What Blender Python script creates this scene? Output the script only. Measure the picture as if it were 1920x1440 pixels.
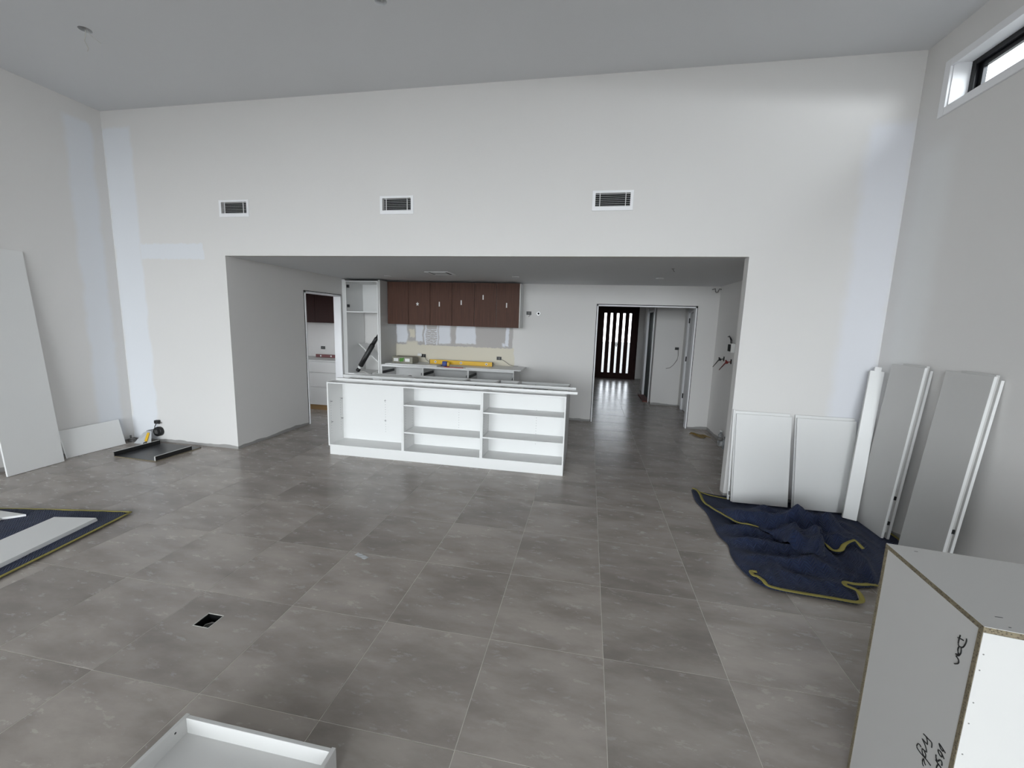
import bpy, bmesh, math, random
from mathutils import Vector, Matrix
random.seed(7)
for o in list(bpy.data.objects): bpy.data.objects.remove(o, do_unlink=True)
S = bpy.context.scene; COL = S.collection
# ------------------------------------------------------------------ camera, world, light, exposure
F_PX, YAW, PITCH, ROLL, CAM_H = 772.87, .1789, -.1467, -.0312, 1.6931
cam = bpy.data.objects.new('camera', bpy.data.cameras.new('camera')); COL.objects.link(cam)
cam.data.sensor_width = 36; cam.data.lens = F_PX / 1920 * 36; cam.data.clip_start = .02
Rm = Matrix.Rotation(YAW, 3, 'Z') @ Matrix.Rotation(PITCH, 3, 'X') @ Matrix.Rotation(ROLL, 3, 'Y')
rx, fw, up = Rm.col[0], Rm.col[1], Rm.col[2]
m3 = Matrix((rx, up, -fw)).transposed()
cam.matrix_world = Matrix.Translation((0, 0, CAM_H)) @ m3.to_4x4()
S.camera = cam
W = bpy.data.worlds.new('overcast_sky'); S.world = W; W.use_nodes = True
_t = W.node_tree; _bg = _t.nodes['Background']; _tc = _t.nodes.new('ShaderNodeTexCoord'); _sp = _t.nodes.new('ShaderNodeSeparateXYZ')
_mr = _t.nodes.new('ShaderNodeMapRange'); _cr = _t.nodes.new('ShaderNodeMix'); _cr.data_type = 'RGBA'      # hazy overcast: brightest low down, all round
_t.links.new(_tc.outputs['Generated'], _sp.inputs[0]); _t.links.new(_sp.outputs[2], _mr.inputs[0]); _mr.inputs[1].default_value = .0; _mr.inputs[2].default_value = .7
_t.links.new(_mr.outputs[0], _cr.inputs[0]); _cr.inputs[6].default_value = (1.64, 1.64, 1.74, 1); _cr.inputs[7].default_value = (.58, .62, .69, 1)
_t.links.new(_cr.outputs[2], _bg.inputs[0]); _bg.inputs[1].default_value = 3.2
S.view_settings.view_transform = 'Standard'; S.view_settings.look = 'None'
S.view_settings.gamma = 1; S.view_settings.use_curve_mapping = False
S.view_settings.exposure = 1.86
S.cycles.max_bounces = 10; S.cycles.diffuse_bounces = 6; S.cycles.transparent_max_bounces = 12
S.cycles.sample_clamp_indirect = 6

def portal(name, loc, rot, sx, sy):
    l = bpy.data.lights.new(name, 'AREA'); l.shape = 'RECTANGLE'; l.size = sx; l.size_y = sy
    l.cycles.is_portal = True
    o = bpy.data.objects.new(name, l); COL.objects.link(o); o.location = loc; o.rotation_euler = rot
# room constants
XL, XR, YF, YN, ZC = -5.91, 2.65, 4.36, -6.2, 4.05        # left, right, far wall, near wall, ceiling
XA, XB, XK, YB, ZK = -4.30, 1.447, 2.06, 7.32, 2.38        # kitchen opening, kitchen right wall, back wall, ceiling
GX0, GX1, GZ = -5.6, 2.4, 3.5                             # glazed opening behind the camera
portal('window_portal_rear', ((GX0+GX1)/2, YN-.05, GZ/2), (math.radians(90), 0, 0), GX1-GX0, GZ)
portal('window_portal_high', (XR+.17, .5, 3.63), (0, math.radians(90), 0), .34, 7.2)

# ------------------------------------------------------------------ materials
def lin(c):
    return tuple(((x/255)/12.92 if x/255 <= .04045 else ((x/255+.055)/1.055)**2.4) for x in c) + (1,)
class NT:
    def __init__(s, name):
        s.m = bpy.data.materials.new(name); s.m.use_nodes = True; s.t = s.m.node_tree
        s.b = s.t.nodes['Principled BSDF']; s.co = None
    def n(s, typ, **k):
        x = s.t.nodes.new(typ)
        for a, v in k.items(): setattr(x, a, v)
        return x
    def l(s, a, b): s.t.links.new(a, b)
    def sock(s, inp, v):
        if isinstance(v, bpy.types.NodeSocket): s.l(v, inp)
        else: inp.default_value = v
    def math(s, op, a, b=0.0, c=None, clamp=False):
        x = s.n('ShaderNodeMath', operation=op, use_clamp=clamp)
        s.sock(x.inputs[0], a); s.sock(x.inputs[1], b)
        if c is not None: s.sock(x.inputs[2], c)
        return x.outputs[0]
    def obj(s):
        if not s.co: s.co = s.n('ShaderNodeTexCoord').outputs['Object']
        return s.co
    def xyz(s):
        x = s.n('ShaderNodeSeparateXYZ'); s.l(s.obj(), x.inputs[0]); return x.outputs
    def noise(s, scale, detail=3, vec=None, rough=.5):
        x = s.n('ShaderNodeTexNoise'); x.inputs['Scale'].default_value = scale; x.inputs['Detail'].default_value = detail
        x.inputs['Roughness'].default_value = rough
        s.l(vec if vec is not None else s.obj(), x.inputs['Vector']); return x.outputs['Fac']
    def ramp(s, f, a0, a1, v0=0., v1=1.):
        x = s.n('ShaderNodeMapRange'); x.interpolation_type = 'SMOOTHSTEP'
        s.sock(x.inputs[0], f)
        for i, v in zip((1, 2, 3, 4), (a0, a1, v0, v1)): x.inputs[i].default_value = v
        return x.outputs[0]
    def mix(s, f, a, b):
        x = s.n('ShaderNodeMix', data_type='RGBA'); s.sock(x.inputs[0], f); s.sock(x.inputs[6], a); s.sock(x.inputs[7], b)
        return x.outputs[2]
    def box(s, u, v, u0, u1, v0, v1, e=.01):
        f = s.ramp(u, u0-e, u0+e)
        f = s.math('MULTIPLY', f, s.ramp(u, u1-e, u1+e, 1, 0))
        f = s.math('MULTIPLY', f, s.ramp(v, v0-e, v0+e))
        return s.math('MULTIPLY', f, s.ramp(v, v1-e, v1+e, 1, 0))
    def base(s, c): s.sock(s.b.inputs['Base Color'], c)
    def bump(s, h, st=.1, d=.001):
        x = s.n('ShaderNodeBump'); x.inputs['Strength'].default_value = st; x.inputs['Distance'].default_value = d
        s.l(h, x.inputs['Height']); s.l(x.outputs[0], s.b.inputs['Normal'])
def simple(name, c, rough=.5, metal=0, var=.06, scale=8, bump=0, spec=.5):
    t = NT(name); a = lin(c); d = tuple(x*(1-var) for x in a[:3]) + (1,)
    t.base(t.mix(t.noise(scale), d, a)); t.b.inputs['Roughness'].default_value = rough; t.b.inputs['Metallic'].default_value = metal
    t.b.inputs['Specular IOR Level'].default_value = spec
    if bump: t.bump(t.noise(scale*20), bump)
    return t.m
WALL = (216, 214, 212); PATCH = (217, 219, 223); SCREED = (150, 148, 146)
def wallmat(name, ax, patches=(), col=WALL, screed=True):
    """paint, with skim-coat patches (u0,u1,v0,v1,colour,edge) in the wall's own plane"""
    t = NT(name); o = t.xyz(); u = o['XYZ'.index(ax)]; v = o[2]
    n1 = t.noise(5, 4); n2 = t.noise(23, 3)
    uu = t.math('ADD', u, t.math('MULTIPLY', t.math('SUBTRACT', n1, .5), .09))
    vv = t.math('ADD', v, t.math('MULTIPLY', t.math('SUBTRACT', n2, .5), .05))
    c = t.mix(t.noise(1.3, 3), tuple(x*.96 for x in lin(col)[:3])+(1,), lin(col))
    for (u0, u1, v0, v1, pc, e) in patches:
        c = t.mix(t.box(uu, vv, u0, u1, v0, v1, e), c, lin(pc))
    if screed:
        edge = t.math('MULTIPLY', t.noise(2.2, 3), .11)
        c = t.mix(t.math('LESS_THAN', v, t.math('SUBTRACT', edge, .018)), c, lin(SCREED))
    t.base(c); t.b.inputs['Roughness'].default_value = .75; t.bump(t.noise(220, 2), .08)
    return t.m
M = {}
M['wall'] = wallmat('wall_paint', 'X')
M['wall_far'] = wallmat('wall_paint_far', 'X', [
    (-5.90, -5.50, -.1, 3.86, PATCH, .03), (-5.5, -4.6, 2.34, 2.52, PATCH, .012), (2.30, 2.66, -.1, 3.5, (217, 218, 223), .06)])
M['wall_left'] = wallmat('wall_paint_left', 'Y', [(3.98, 4.24, .1, 3.86, PATCH, .04)])
M['wall_right'] = wallmat('wall_paint_right', 'Y', [(3.9, 4.25, 1.2, 3.2, (220,220,219), .1)])
GREY = (176, 172, 170); CREAM = (212, 206, 190); WH = (218, 220, 226)
kb = [(-3.6, -1.30, .5, 1.25, CREAM, .01), (-3.6, -1.33, 1.235, 1.9, GREY, .012),
      (-3.56, -3.36, 1.27, 1.9, WH, .015), (-3.19, -3.04, 1.30, 1.9, WH, .015), (-3.32, -3.21, 1.37, 1.52, CREAM, .015),
      (-3.36, -3.15, 1.20, 1.30, CREAM, .03), (-3.01, -2.98, 1.24, 1.9, WH, .006), (-2.77, -2.75, 1.24, 1.9, WH, .006)]
kb += [(-3.0+.02*(i % 2), -2.76, 1.275+i*.035, 1.287+i*.035, WH, .004) for i in range(8)]
kb += [(-2.73, -2.5, 1.27, 1.9, WH, .02), (-2.40, -2.02, 1.29, 1.9, WH, .015), (-1.46, -1.40, 1.27, 1.9, WH, .008), (-1.52, -1.46, 1.26, 1.32, WH, .02)]
M['wall_kitchen'] = wallmat('wall_paint_kitchen', 'X', kb)
M['ceiling'] = simple('ceiling_paint', (218, 219, 221), .85, var=.03, scale=1)
M['white'] = simple('white_melamine', (222, 222, 221), .38, var=.015, scale=3)
M['white_matt'] = simple('white_satin_paint', (232, 232, 234), .5, var=.02)
M['carcass'] = simple('carcass_melamine', (222, 222, 221), .45, var=.015, scale=3)
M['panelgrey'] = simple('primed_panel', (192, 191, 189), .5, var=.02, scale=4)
M['chip'] = None
t = NT('raw_chipboard'); v = t.n('ShaderNodeTexVoronoi'); v.inputs['Scale'].default_value = 160; t.l(t.obj(), v.inputs['Vector'])
c = t.mix(t.noise(60, 5), lin((82, 74, 60)), lin((142, 131, 108)))
t.base(t.mix(t.ramp(v.outputs['Distance'], .1, .5), lin((74, 66, 54)), c)); t.b.inputs['Roughness'].default_value = .9
t.bump(t.noise(300), .4); M['chip'] = t.m
t = NT('walnut_laminate'); mp = t.n('ShaderNodeMapping'); mp.inputs['Scale'].default_value = (24, 24, .8); t.l(t.obj(), mp.inputs[0])
c = t.mix(t.noise(3, 5, mp.outputs[0], .65), lin((46, 29, 23)), lin((106, 73, 60)))
t.base(c); t.b.inputs['Roughness'].default_value = .6; t.b.inputs['Specular IOR Level'].default_value = .25; M['walnut'] = t.m
t = NT('dark_stained_door'); mp = t.n('ShaderNodeMapping'); mp.inputs['Scale'].default_value = (24, 24, 1); t.l(t.obj(), mp.inputs[0])
t.base(t.mix(t.noise(3, 4, mp.outputs[0]), lin((32, 16, 14)), lin((50, 22, 19)))); t.b.inputs['Roughness'].default_value = .6; t.b.inputs['Specular IOR Level'].default_value = .15; M['darkdoor'] = t.m
M['timber'] = simple('kickboard_ply', (150, 118, 74), .7, var=.3)
# porcelain tile: each tile gets its own piece of the cloudy, streaked pattern
t = NT('porcelain_tile'); oi = t.n('ShaderNodeObjectInfo'); gp = t.n('ShaderNodeNewGeometry')
off = t.n('ShaderNodeVectorMath', operation='SCALE'); off.inputs[3].default_value = 37.0
cx = t.n('ShaderNodeCombineXYZ'); t.l(oi.outputs['Random'], cx.inputs[0]); t.l(oi.outputs['Random'], cx.inputs[1]); t.l(cx.outputs[0], off.inputs[0])
ad = t.n('ShaderNodeVectorMath', operation='ADD'); t.l(gp.outputs['Position'], ad.inputs[0]); t.l(off.outputs[0], ad.inputs[1])
mp = t.n('ShaderNodeMapping'); mp.inputs['Rotation'].default_value = (0, 0, .7); mp.inputs['Scale'].default_value = (1, 2.6, 1); t.l(ad.outputs[0], mp.inputs[0])
n1 = t.noise(1.6, 6, mp.outputs[0], .6); n2 = t.noise(7, 6, mp.outputs[0], .7)
c = t.mix(t.ramp(n1, .32, .68), lin((138, 130, 124)), lin((168, 160, 153)))
c = t.mix(t.math('MULTIPLY', t.ramp(n2, .5, .8), .22), c, lin((190, 184, 179)))
hs = t.n('ShaderNodeHueSaturation'); t.l(c, hs.inputs['Color']); t.l(t.ramp(oi.outputs['Random'], 0, 1, .90, 1.05), hs.inputs['Value'])
t.base(hs.outputs[0]); t.sock(t.b.inputs['Roughness'], t.ramp(n2, .3, .7, .24, .28)); t.bump(n2, .015); t.b.inputs['Specular IOR Level'].default_value = .42; M['tile'] = t.m
M['grout'] = simple('grout', (206, 201, 192), .9)
M['black_gloss'] = simple('black_laminate', (22, 22, 23), .3, var=.1)
M['charcoal'] = simple('charcoal_panel', (52, 52, 54), .35, var=.1)
M['black'] = simple('black_plastic', (16, 16, 17), .45, var=.1)
M['frame_black'] = simple('black_aluminium', (20, 20, 24), .35, .3)
M['dark'] = simple('cavity_dark', (26, 25, 25), .9)
M['ventdark'] = simple('duct_dark', (20, 20, 22), .9)
M['steel'] = simple('brushed_steel', (150, 150, 150), .35, .9)
M['runner'] = simple('drawer_runner_steel', (42, 43, 46), .4, .6)
M['yellow'] = simple('yellow_paint', (222, 176, 32), .4)
M['blue'] = simple('blue_plastic', (24, 52, 134), .4)
M['red'] = simple('red_paint', (168, 48, 38), .5)
M['darkred'] = simple('dark_red_level', (96, 16, 20), .4)
M['carton'] = simple('printed_carton', (140, 137, 124), .7, var=.15)
M['green'] = simple('green_print', (72, 132, 44), .6)
M['paper'] = simple('paper', (226, 226, 224), .8)
M['clearbag'] = simple('plastic_sheet', (190, 192, 194), .35, var=.2)
M['hem'] = simple('yellow_hem', (150, 140, 72), .85, var=.2, scale=40)
M['wire_white'] = simple('white_cable', (205, 203, 198), .5)
M['wire_red'] = simple('red_cable', (120, 30, 26), .5)
M['wire_grey'] = simple('grey_cable', (110, 108, 106), .5)
M['wire_ochre'] = simple('ochre_cable', (120, 98, 52), .6)
M['ink'] = simple('marker_ink', (10, 10, 10), .5)
M['brass'] = simple('wood_stub', (120, 70, 52), .7)
M['concrete'] = simple('paving_outside', (125, 122, 118), .9, scale=2)
M['greendoor'] = simple('dark_green_glass', (34, 50, 46), .7, var=.4, scale=3)
M['mortar'] = simple('brown_threshold', (112, 62, 54), .8)
t = NT('quilted_fabric')
o = t.xyz()
zz = t.math('PINGPONG', t.math('MULTIPLY', o[0], 1.0), .035)
f = t.math('ADD', o[1], t.math('MULTIPLY', zz, .9))
st = t.math('PINGPONG', f, .0085)
h = t.ramp(st, 0, .0065)
c = t.mix(t.noise(9, 4), lin((11, 22, 48)), lin((26, 45, 84)))
t.base(t.mix(t.ramp(st, 0, .0025, .55, 0), c, lin((6, 10, 22)))); t.b.inputs['Roughness'].default_value = .9
t.b.inputs['Sheen Weight'].default_value = .08
t.bump(h, .9, .006); M['quilt'] = t.m
t = NT('window_glass')
tr = t.n('ShaderNodeBsdfTransparent'); tr.inputs[0].default_value = (.93, .96, .95, 1); gl = t.n('ShaderNodeBsdfGlossy'); gl.inputs['Roughness'].default_value = .02
lw = t.n('ShaderNodeLayerWeight'); mx = t.n('ShaderNodeMixShader')
t.l(t.math('ADD', t.math('MULTIPLY', t.math('POWER', lw.outputs['Facing'], 5.0), .8), .03), mx.inputs[0]); t.l(tr.outputs[0], mx.inputs[1]); t.l(gl.outputs[0], mx.inputs[2])
t.l(mx.outputs[0], t.t.nodes['Material Output'].inputs[0]); M['glass'] = t.m
t = NT('obscure_glass'); tr = t.n('ShaderNodeBsdfTransparent'); tr.inputs[0].default_value = (.62, .64, .64, 1)
gl = t.n('ShaderNodeBsdfGlossy'); gl.inputs['Roughness'].default_value = .2; mx = t.n('ShaderNodeMixShader'); mx.inputs[0].default_value = .06
t.l(tr.outputs[0], mx.inputs[1]); t.l(gl.outputs[0], mx.inputs[2]); t.l(mx.outputs[0], t.t.nodes['Material Output'].inputs[0]); M['glass_obscure'] = t.m
t = NT('clear_bottle'); t.b.inputs['Transmission Weight'].default_value = .85; t.b.inputs['Roughness'].default_value = .08
t.base(t.mix(t.noise(40), lin((200, 205, 210)), lin((235, 238, 240)))); M['bottle'] = t.m

# ------------------------------------------------------------------ geometry helpers
class MB:
    def __init__(s): s.bm = bmesh.new()
    def box(s, x0, x1, y0, y1, z0, z1, mi=0):
        x0, x1 = sorted((x0, x1)); y0, y1 = sorted((y0, y1)); z0, z1 = sorted((z0, z1))
        v = [s.bm.verts.new((x, y, z)) for x in (x0, x1) for y in (y0, y1) for z in (z0, z1)]
        for q in ((0,1,3,2),(4,6,7,5),(0,4,5,1),(2,3,7,6),(0,2,6,4),(1,5,7,3)):
            f = s.bm.faces.new([v[i] for i in q]); f.material_index = mi
        return s
    def tube(s, pts, r, n=6, flat=None, mi=0):
        """tube along pts; r a number or a list; flat=(w,h) gives a ribbon section lying with its width level"""
        P = [Vector(p) for p in pts]; rings = []
        for i, p in enumerate(P):
            d = (P[min(i+1, len(P)-1)] - P[max(i-1, 0)]).normalized()
            a = Vector((0, 0, 1)) if abs(d.z) < .95 else Vector((1, 0, 0))
            sd = d.cross(a).normalized(); u = sd.cross(d).normalized()
            rr = r[i] if isinstance(r, (list, tuple)) else r
            w, h = (flat if flat else (rr, rr))
            rings.append([s.bm.verts.new(p + sd*math.cos(2*math.pi*k/n)*w + u*math.sin(2*math.pi*k/n)*h) for k in range(n)])
        for a, b in zip(rings, rings[1:]):
            for k in range(n):
                f = s.bm.faces.new((a[k], a[(k+1) % n], b[(k+1) % n], b[k])); f.smooth = True; f.material_index = mi
        for rg in (rings[0][::-1], rings[-1]): s.bm.faces.new(rg).material_index = mi
        return s
    def cyl(s, c, r, h, axis='Z', n=20, mi=0, r2=None):
        c = Vector(c); A = {'X': (Vector((0,1,0)), Vector((0,0,1)), Vector((1,0,0))), 'Y': (Vector((0,0,1)), Vector((1,0,0)), Vector((0,1,0))), 'Z': (Vector((1,0,0)), Vector((0,1,0)), Vector((0,0,1)))}[axis]
        r2 = r if r2 is None else r2; R = []
        for k, (q, rr) in enumerate(((0, r), (h, r2))):
            R.append([s.bm.verts.new(c + A[2]*q + A[0]*rr*math.cos(2*math.pi*i/n) + A[1]*rr*math.sin(2*math.pi*i/n)) for i in range(n)])
        for i in range(n):
            f = s.bm.faces.new((R[0][i], R[0][(i+1) % n], R[1][(i+1) % n], R[1][i])); f.smooth = True; f.material_index = mi
        s.bm.faces.new(R[0][::-1]).material_index = mi; s.bm.faces.new(R[1]).material_index = mi
        return s
    def prism(s, poly, d, mi=0):
        """closed prism from a list of 3-D points (planar) along vector d"""
        a = [s.bm.verts.new(p) for p in poly]; b = [s.bm.verts.new(Vector(p)+Vector(d)) for p in poly]; n = len(poly)
        s.bm.faces.new(a[::-1]).material_index = mi; s.bm.faces.new(b).material_index = mi
        for i in range(n): s.bm.faces.new((a[i], a[(i+1) % n], b[(i+1) % n], b[i])).material_index = mi
        return s
MW = {}
def finish(name, bm, mats, parent=None, world=True, bevel=0, smooth=False, recalc=True):
    me = bpy.data.meshes.new(name)
    if recalc: bmesh.ops.recalc_face_normals(bm, faces=bm.faces)
    if parent is not None and world and parent.name in MW: bm.transform(MW[parent.name].inverted())
    bm.to_mesh(me); bm.free()
    for m in (mats if isinstance(mats, (list, tuple)) else [mats]): me.materials.append(m)
    if smooth:
        for p in me.polygons: p.use_smooth = True
    o = bpy.data.objects.new(name, me); COL.objects.link(o)
    if parent is not None: o.parent = parent; MW[o.name] = MW.get(parent.name, Matrix()) if world else MW.get(parent.name, Matrix())
    else: MW[o.name] = Matrix()
    if bevel:
        b = o.modifiers.new('bevel', 'BEVEL'); b.width = bevel; b.segments = 1; b.limit_method = 'ANGLE'; b.angle_limit = .9
    return o
def part(name, mb, m, parent, bevel=0, label=None, kind=None, world=True, smooth=False):
    o = finish(name, mb.bm, m, parent, world, bevel, smooth)
    if label: o['label'] = label
    if kind: o['kind'] = kind
    return o
def thing(name, label, cat, loc=(0,0,0), rot=None, group=None):
    o = bpy.data.objects.new(name, None); COL.objects.link(o); o.empty_display_size = .1
    mt = Matrix.Translation(loc) @ (rot.to_4x4() if rot is not None else Matrix())
    o.matrix_world = mt; MW[o.name] = mt
    o['label'] = label; o['category'] = cat
    if group: o['group'] = group
    return o
def solo(name, mb, m, label, cat, group=None, bevel=0, loc=None, smooth=False):
    """a thing that is one mesh, its origin at loc"""
    if loc is not None: mb.bm.transform(Matrix.Translation(loc).inverted())
    o = finish(name, mb.bm, m, None, True, bevel, smooth)
    if loc is not None: o.location = loc; MW[o.name] = Matrix.Translation(loc)
    o['label'] = label; o['category'] = cat
    if group: o['group'] = group
    return o
def struct(name, mb_or_bm, m, bevel=0):
    bm = mb_or_bm.bm if isinstance(mb_or_bm, MB) else mb_or_bm
    o = finish(name, bm, m, None, True, bevel); o['kind'] = 'structure'; return o
def plate(outline, holes, axis, a0, a1):
    """slab between planes axis=a0..a1 with holes; outline and holes are 2-D loops"""
    bm = bmesh.new(); E = []
    def P(u, v): return {'X': (a0, u, v), 'Y': (u, a0, v), 'Z': (u, v, a0)}[axis]
    for lp in [outline] + list(holes):
        vs = [bm.verts.new(P(*q)) for q in lp]
        E += [bm.edges.new((vs[i], vs[(i+1) % len(vs)])) for i in range(len(vs))]
    bmesh.ops.triangle_fill(bm, use_beauty=True, use_dissolve=False, edges=E)
    r = bmesh.ops.extrude_face_region(bm, geom=list(bm.faces))
    d = {'X': (a1-a0, 0, 0), 'Y': (0, a1-a0, 0), 'Z': (0, 0, a1-a0)}[axis]
    bmesh.ops.translate(bm, verts=[g for g in r['geom'] if isinstance(g, bmesh.types.BMVert)], vec=d)
    return bm
def rect(u0, u1, v0, v1): return [(u0, v0), (u1, v0), (u1, v1), (u0, v1)]
def circ(u, v, r, n=24): return [(u+r*math.cos(2*math.pi*i/n), v+r*math.sin(2*math.pi*i/n)) for i in range(n)]

# ------------------------------------------------------------------ setting: walls, ceilings
VENTS = [(-4.327, -3.945), (-2.295, -1.925), (-.032, .345)]; VZ = (2.826, 2.992)
holes = [rect(a+.016, b-.016, VZ[0]+.022, VZ[1]-.006) for a, b in VENTS]
# far wall: outline steps round the kitchen opening (no floor line under it)
out = [(XL-.15, -.02), (XA, -.02), (XA, ZK), (XB, ZK), (XB, -.02), (XR+.15, -.02), (XR+.15, ZC+.1), (XL-.15, ZC+.1)]
struct('wall_far', plate(out, holes, 'Y', YF, YF+.11), M['wall_far'])
struct('wall_left', MB().box(XL-.15, XL, YN-.15, YF, -.02, ZC+.1), M['wall_left'])
W1 = (1.75, 4.06, 3.468, 3.79); W2 = (-.9, 1.4, 3.468, 3.79); W3 = (-3.2, -1.35, 3.468, 3.79)
struct('wall_right', plate(rect(YN-.15, YF, -.02, ZC+.1), [rect(*w) for w in (W1, W2, W3)], 'X', XR, XR+.2), M['wall_right'])
struct('wall_near', plate([(XL, -.02), (GX0, -.02), (GX0, GZ), (GX1, GZ), (GX1, -.02), (XR, -.02), (XR, ZC), (XL, ZC)], [], 'Y', YN-.15, YN), M['wall'])
CH = [(-4.36, 3.17, .047), (-1.676, 3.225, .047)]
struct('ceiling', plate(rect(XL, XR, YN, YF), [circ(x, y, r) for x, y, r in CH], 'Z', ZC, ZC+.1), M['ceiling'])
struct('wall_kitchen_back', plate([(-6.3, -.02), (.118, -.02), (.118, 2.05), (1.73, 2.05), (1.73, -.02), (XK+.1, -.02), (XK+.1, ZK+.1), (-6.3, ZK+.1)], [], 'Y', YB, YB+.1), M['wall_kitchen'])
PD = (5.73, 6.68, 2.08)
struct('wall_kitchen_left', plate([(YF+.11, -.02), (PD[0], -.02), (PD[0], PD[2]), (PD[1], PD[2]), (PD[1], -.02), (YB, -.02), (YB, ZK), (YF+.11, ZK)], [], 'X', XA-.11, XA), M['wall'])
struct('wall_kitchen_right', MB().box(XK, XK+.1, YF+.11, YB, -.02, ZK), M['wall'])
struct('ceiling_kitchen', MB().box(-6.3, XK+.1, YF+.11, YB, ZK, ZK+.1), M['ceiling'])
# pantry beyond the left door, hall beyond the doorway
struct('wall_pantry_left', plate(rect(YF+.11, YB, -.02, ZK), [rect(5.0, 5.9, 1.1, 1.95)], 'X', -6.3, -6.2), M['wall'])
portal('window_portal_pantry', (-6.32, 5.45, 1.525), (0, math.radians(-90), 0), .85, .9)
w = struct('window_4', MB().box(-6.27, -6.26, 5.0, 5.9, 1.1, 1.95), M['glass'])  # unseen window, added so that daylight brightens the pantry
HX0, HX1, HX2, YH1, YH2, ZH = .118, 2.0, 1.42, 9.4, 13.75, 2.46
struct('wall_hall_left', MB().box(HX0-.12, HX0-.02, YB+.1, YH2, -.02, ZH), M['wall'])
DR = (8.02, 9.05, 2.04)
struct('wall_hall_right', plate([(YB+.1, -.02), (DR[0], -.02), (DR[0], DR[2]), (DR[1], DR[2]), (DR[1], -.02), (YH1+.1, -.02), (YH1+.1, ZH), (YB+.1, ZH)], [], 'X', HX1, HX1+.1), M['wall'])
struct('wall_hall_end', MB().box(HX2, HX1, YH1, YH1+.1, -.02, ZH), M['wall'])
GD = (9.72, 10.75, 2.08)
struct('wall_hall_inner', plate([(YH1+.1, -.02), (GD[0], -.02), (GD[0], GD[2]), (GD[1], GD[2]), (GD[1], -.02), (11.2, -.02), (11.2, ZH), (YH1+.1, ZH)], [], 'X', HX2, HX2+.1), M['wall'])
struct('wall_entry_right', MB().box(HX2, 2.3, 11.2, 11.3, -.02, ZH).box(2.2, 2.3, 11.3, YH2, -.02, ZH), M['wall'])
struct('wall_entry_front', plate([(HX0-.12, -.02), (.25, -.02), (.25, 2.36), (1.54, 2.36), (1.54, -.02), (2.3, -.02), (2.3, ZH), (HX0-.12, ZH)], [], 'Y', YH2, YH2+.12), M['wall'])
struct('ceiling_hall', MB().box(HX0-.12, 2.4, YB+.1, YH2+.12, ZH, ZH+.1), M['ceiling'])
struct('wall_side_room', MB().box(HX2+.1, 3.0, 10.9, 11.0, -.02, ZH).box(3.0, 3.1, 7.6, 11.0, -.02, ZH).box(XK+.1, 3.1, 7.5, 7.6, -.02, ZH).box(HX1+.1, 3.0, 7.6, 10.9, ZH, ZH+.1), M['wall'])
struct('ground', MB().box(-40, 40, -45, YN-.15, -.25, -.12).box(-40, 40, YH2+.12, 50, -.25, -.12).box(XR+.2, 40, YN-.15, YH2+.12, -.25, -.12).box(-40, -6.3, YN-.15, YH2+.12, -.25, -.12), M['concrete'])

# ------------------------------------------------------------------ floor and tiles
T = .6; X0, Y0 = -1.0318, 1.957
HB = (-2.042, -1.946, 1.70, 1.796)                          # floor box opening
base = plate(rect(-6.3, 3.1, YN-.15, YH2+.12), [rect(*HB)], 'Z', -.12, -.0011)
floor = struct('floor', base, M['grout'])
G = .0016
def tile_mb(x0, x1, y0, y1, hole=None):
    if hole: return plate(rect(x0, x1, y0, y1), [rect(*hole)], 'Z', -.0011, 0)
    bm = bmesh.new(); e = .0005
    lo = [bm.verts.new(p) for p in ((x0, y0, -.0011), (x1, y0, -.0011), (x1, y1, -.0011), (x0, y1, -.0011))]
    md = [bm.verts.new(p) for p in ((x0, y0, -e), (x1, y0, -e), (x1, y1, -e), (x0, y1, -e))]
    tp = [bm.verts.new(p) for p in ((x0+e, y0+e, 0), (x1-e, y0+e, 0), (x1-e, y1-e, 0), (x0+e, y1-e, 0))]
    for A, B in ((lo, md), (md, tp)):
        for i in range(4): bm.faces.new((A[i], A[(i+1) % 4], B[(i+1) % 4], B[i]))
    bm.faces.new(tp); return bm
def xr(yc):
    if yc < YF: return XL, XR
    if yc < YB+.04: return -6.2, XK
    if yc < 11.2: return HX0-.02, 3.0
    return HX0-.02, 2.2
full_mesh = None; rest = MB()
j = math.floor((YN-Y0)/T)
while Y0+j*T < YH2:
    y0, y1 = max(Y0+j*T, YN), min(Y0+(j+1)*T, YH2)
    a, b = xr((y0+y1)/2); i = math.floor((a-X0)/T)
    while X0+i*T < b:
        x0, x1 = max(X0+i*T, a), min(X0+(i+1)*T, b); i += 1
        if x1-x0 < .01 or y1-y0 < .01: continue
        x0 += G; x1 -= G; ya, yb = y0+G, y1-G
        seen = .7 < y1 and y0 < 9.7 and (x0 < HX1)
        if not seen:
            rest.box(x0, x1, ya, yb, -.0011, 0); continue
        full = abs(x1-x0-T+2*G) < 1e-4 and abs(yb-ya-T+2*G) < 1e-4
        hole = HB if (x0 < HB[0] < x1 and ya < HB[2] < yb) else None
        cx, cy = (x0+x1)/2, (ya+yb)/2
        if full and not hole and full_mesh:
            o = bpy.data.objects.new('tile', full_mesh); COL.objects.link(o); o.parent = floor; o.location = (cx, cy, 0)
        else:
            h2 = (hole[0]-cx, hole[1]-cx, hole[2]-cy, hole[3]-cy) if hole else None
            o = finish('tile', tile_mb(x0-cx, x1-cx, ya-cy, yb-cy, h2), M['tile'], floor, world=False); o.location = (cx, cy, 0)
            if full and not hole: full_mesh = o.data
    j += 1
part('tile_field', rest, M['tile'], floor, kind='stuff')

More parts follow.
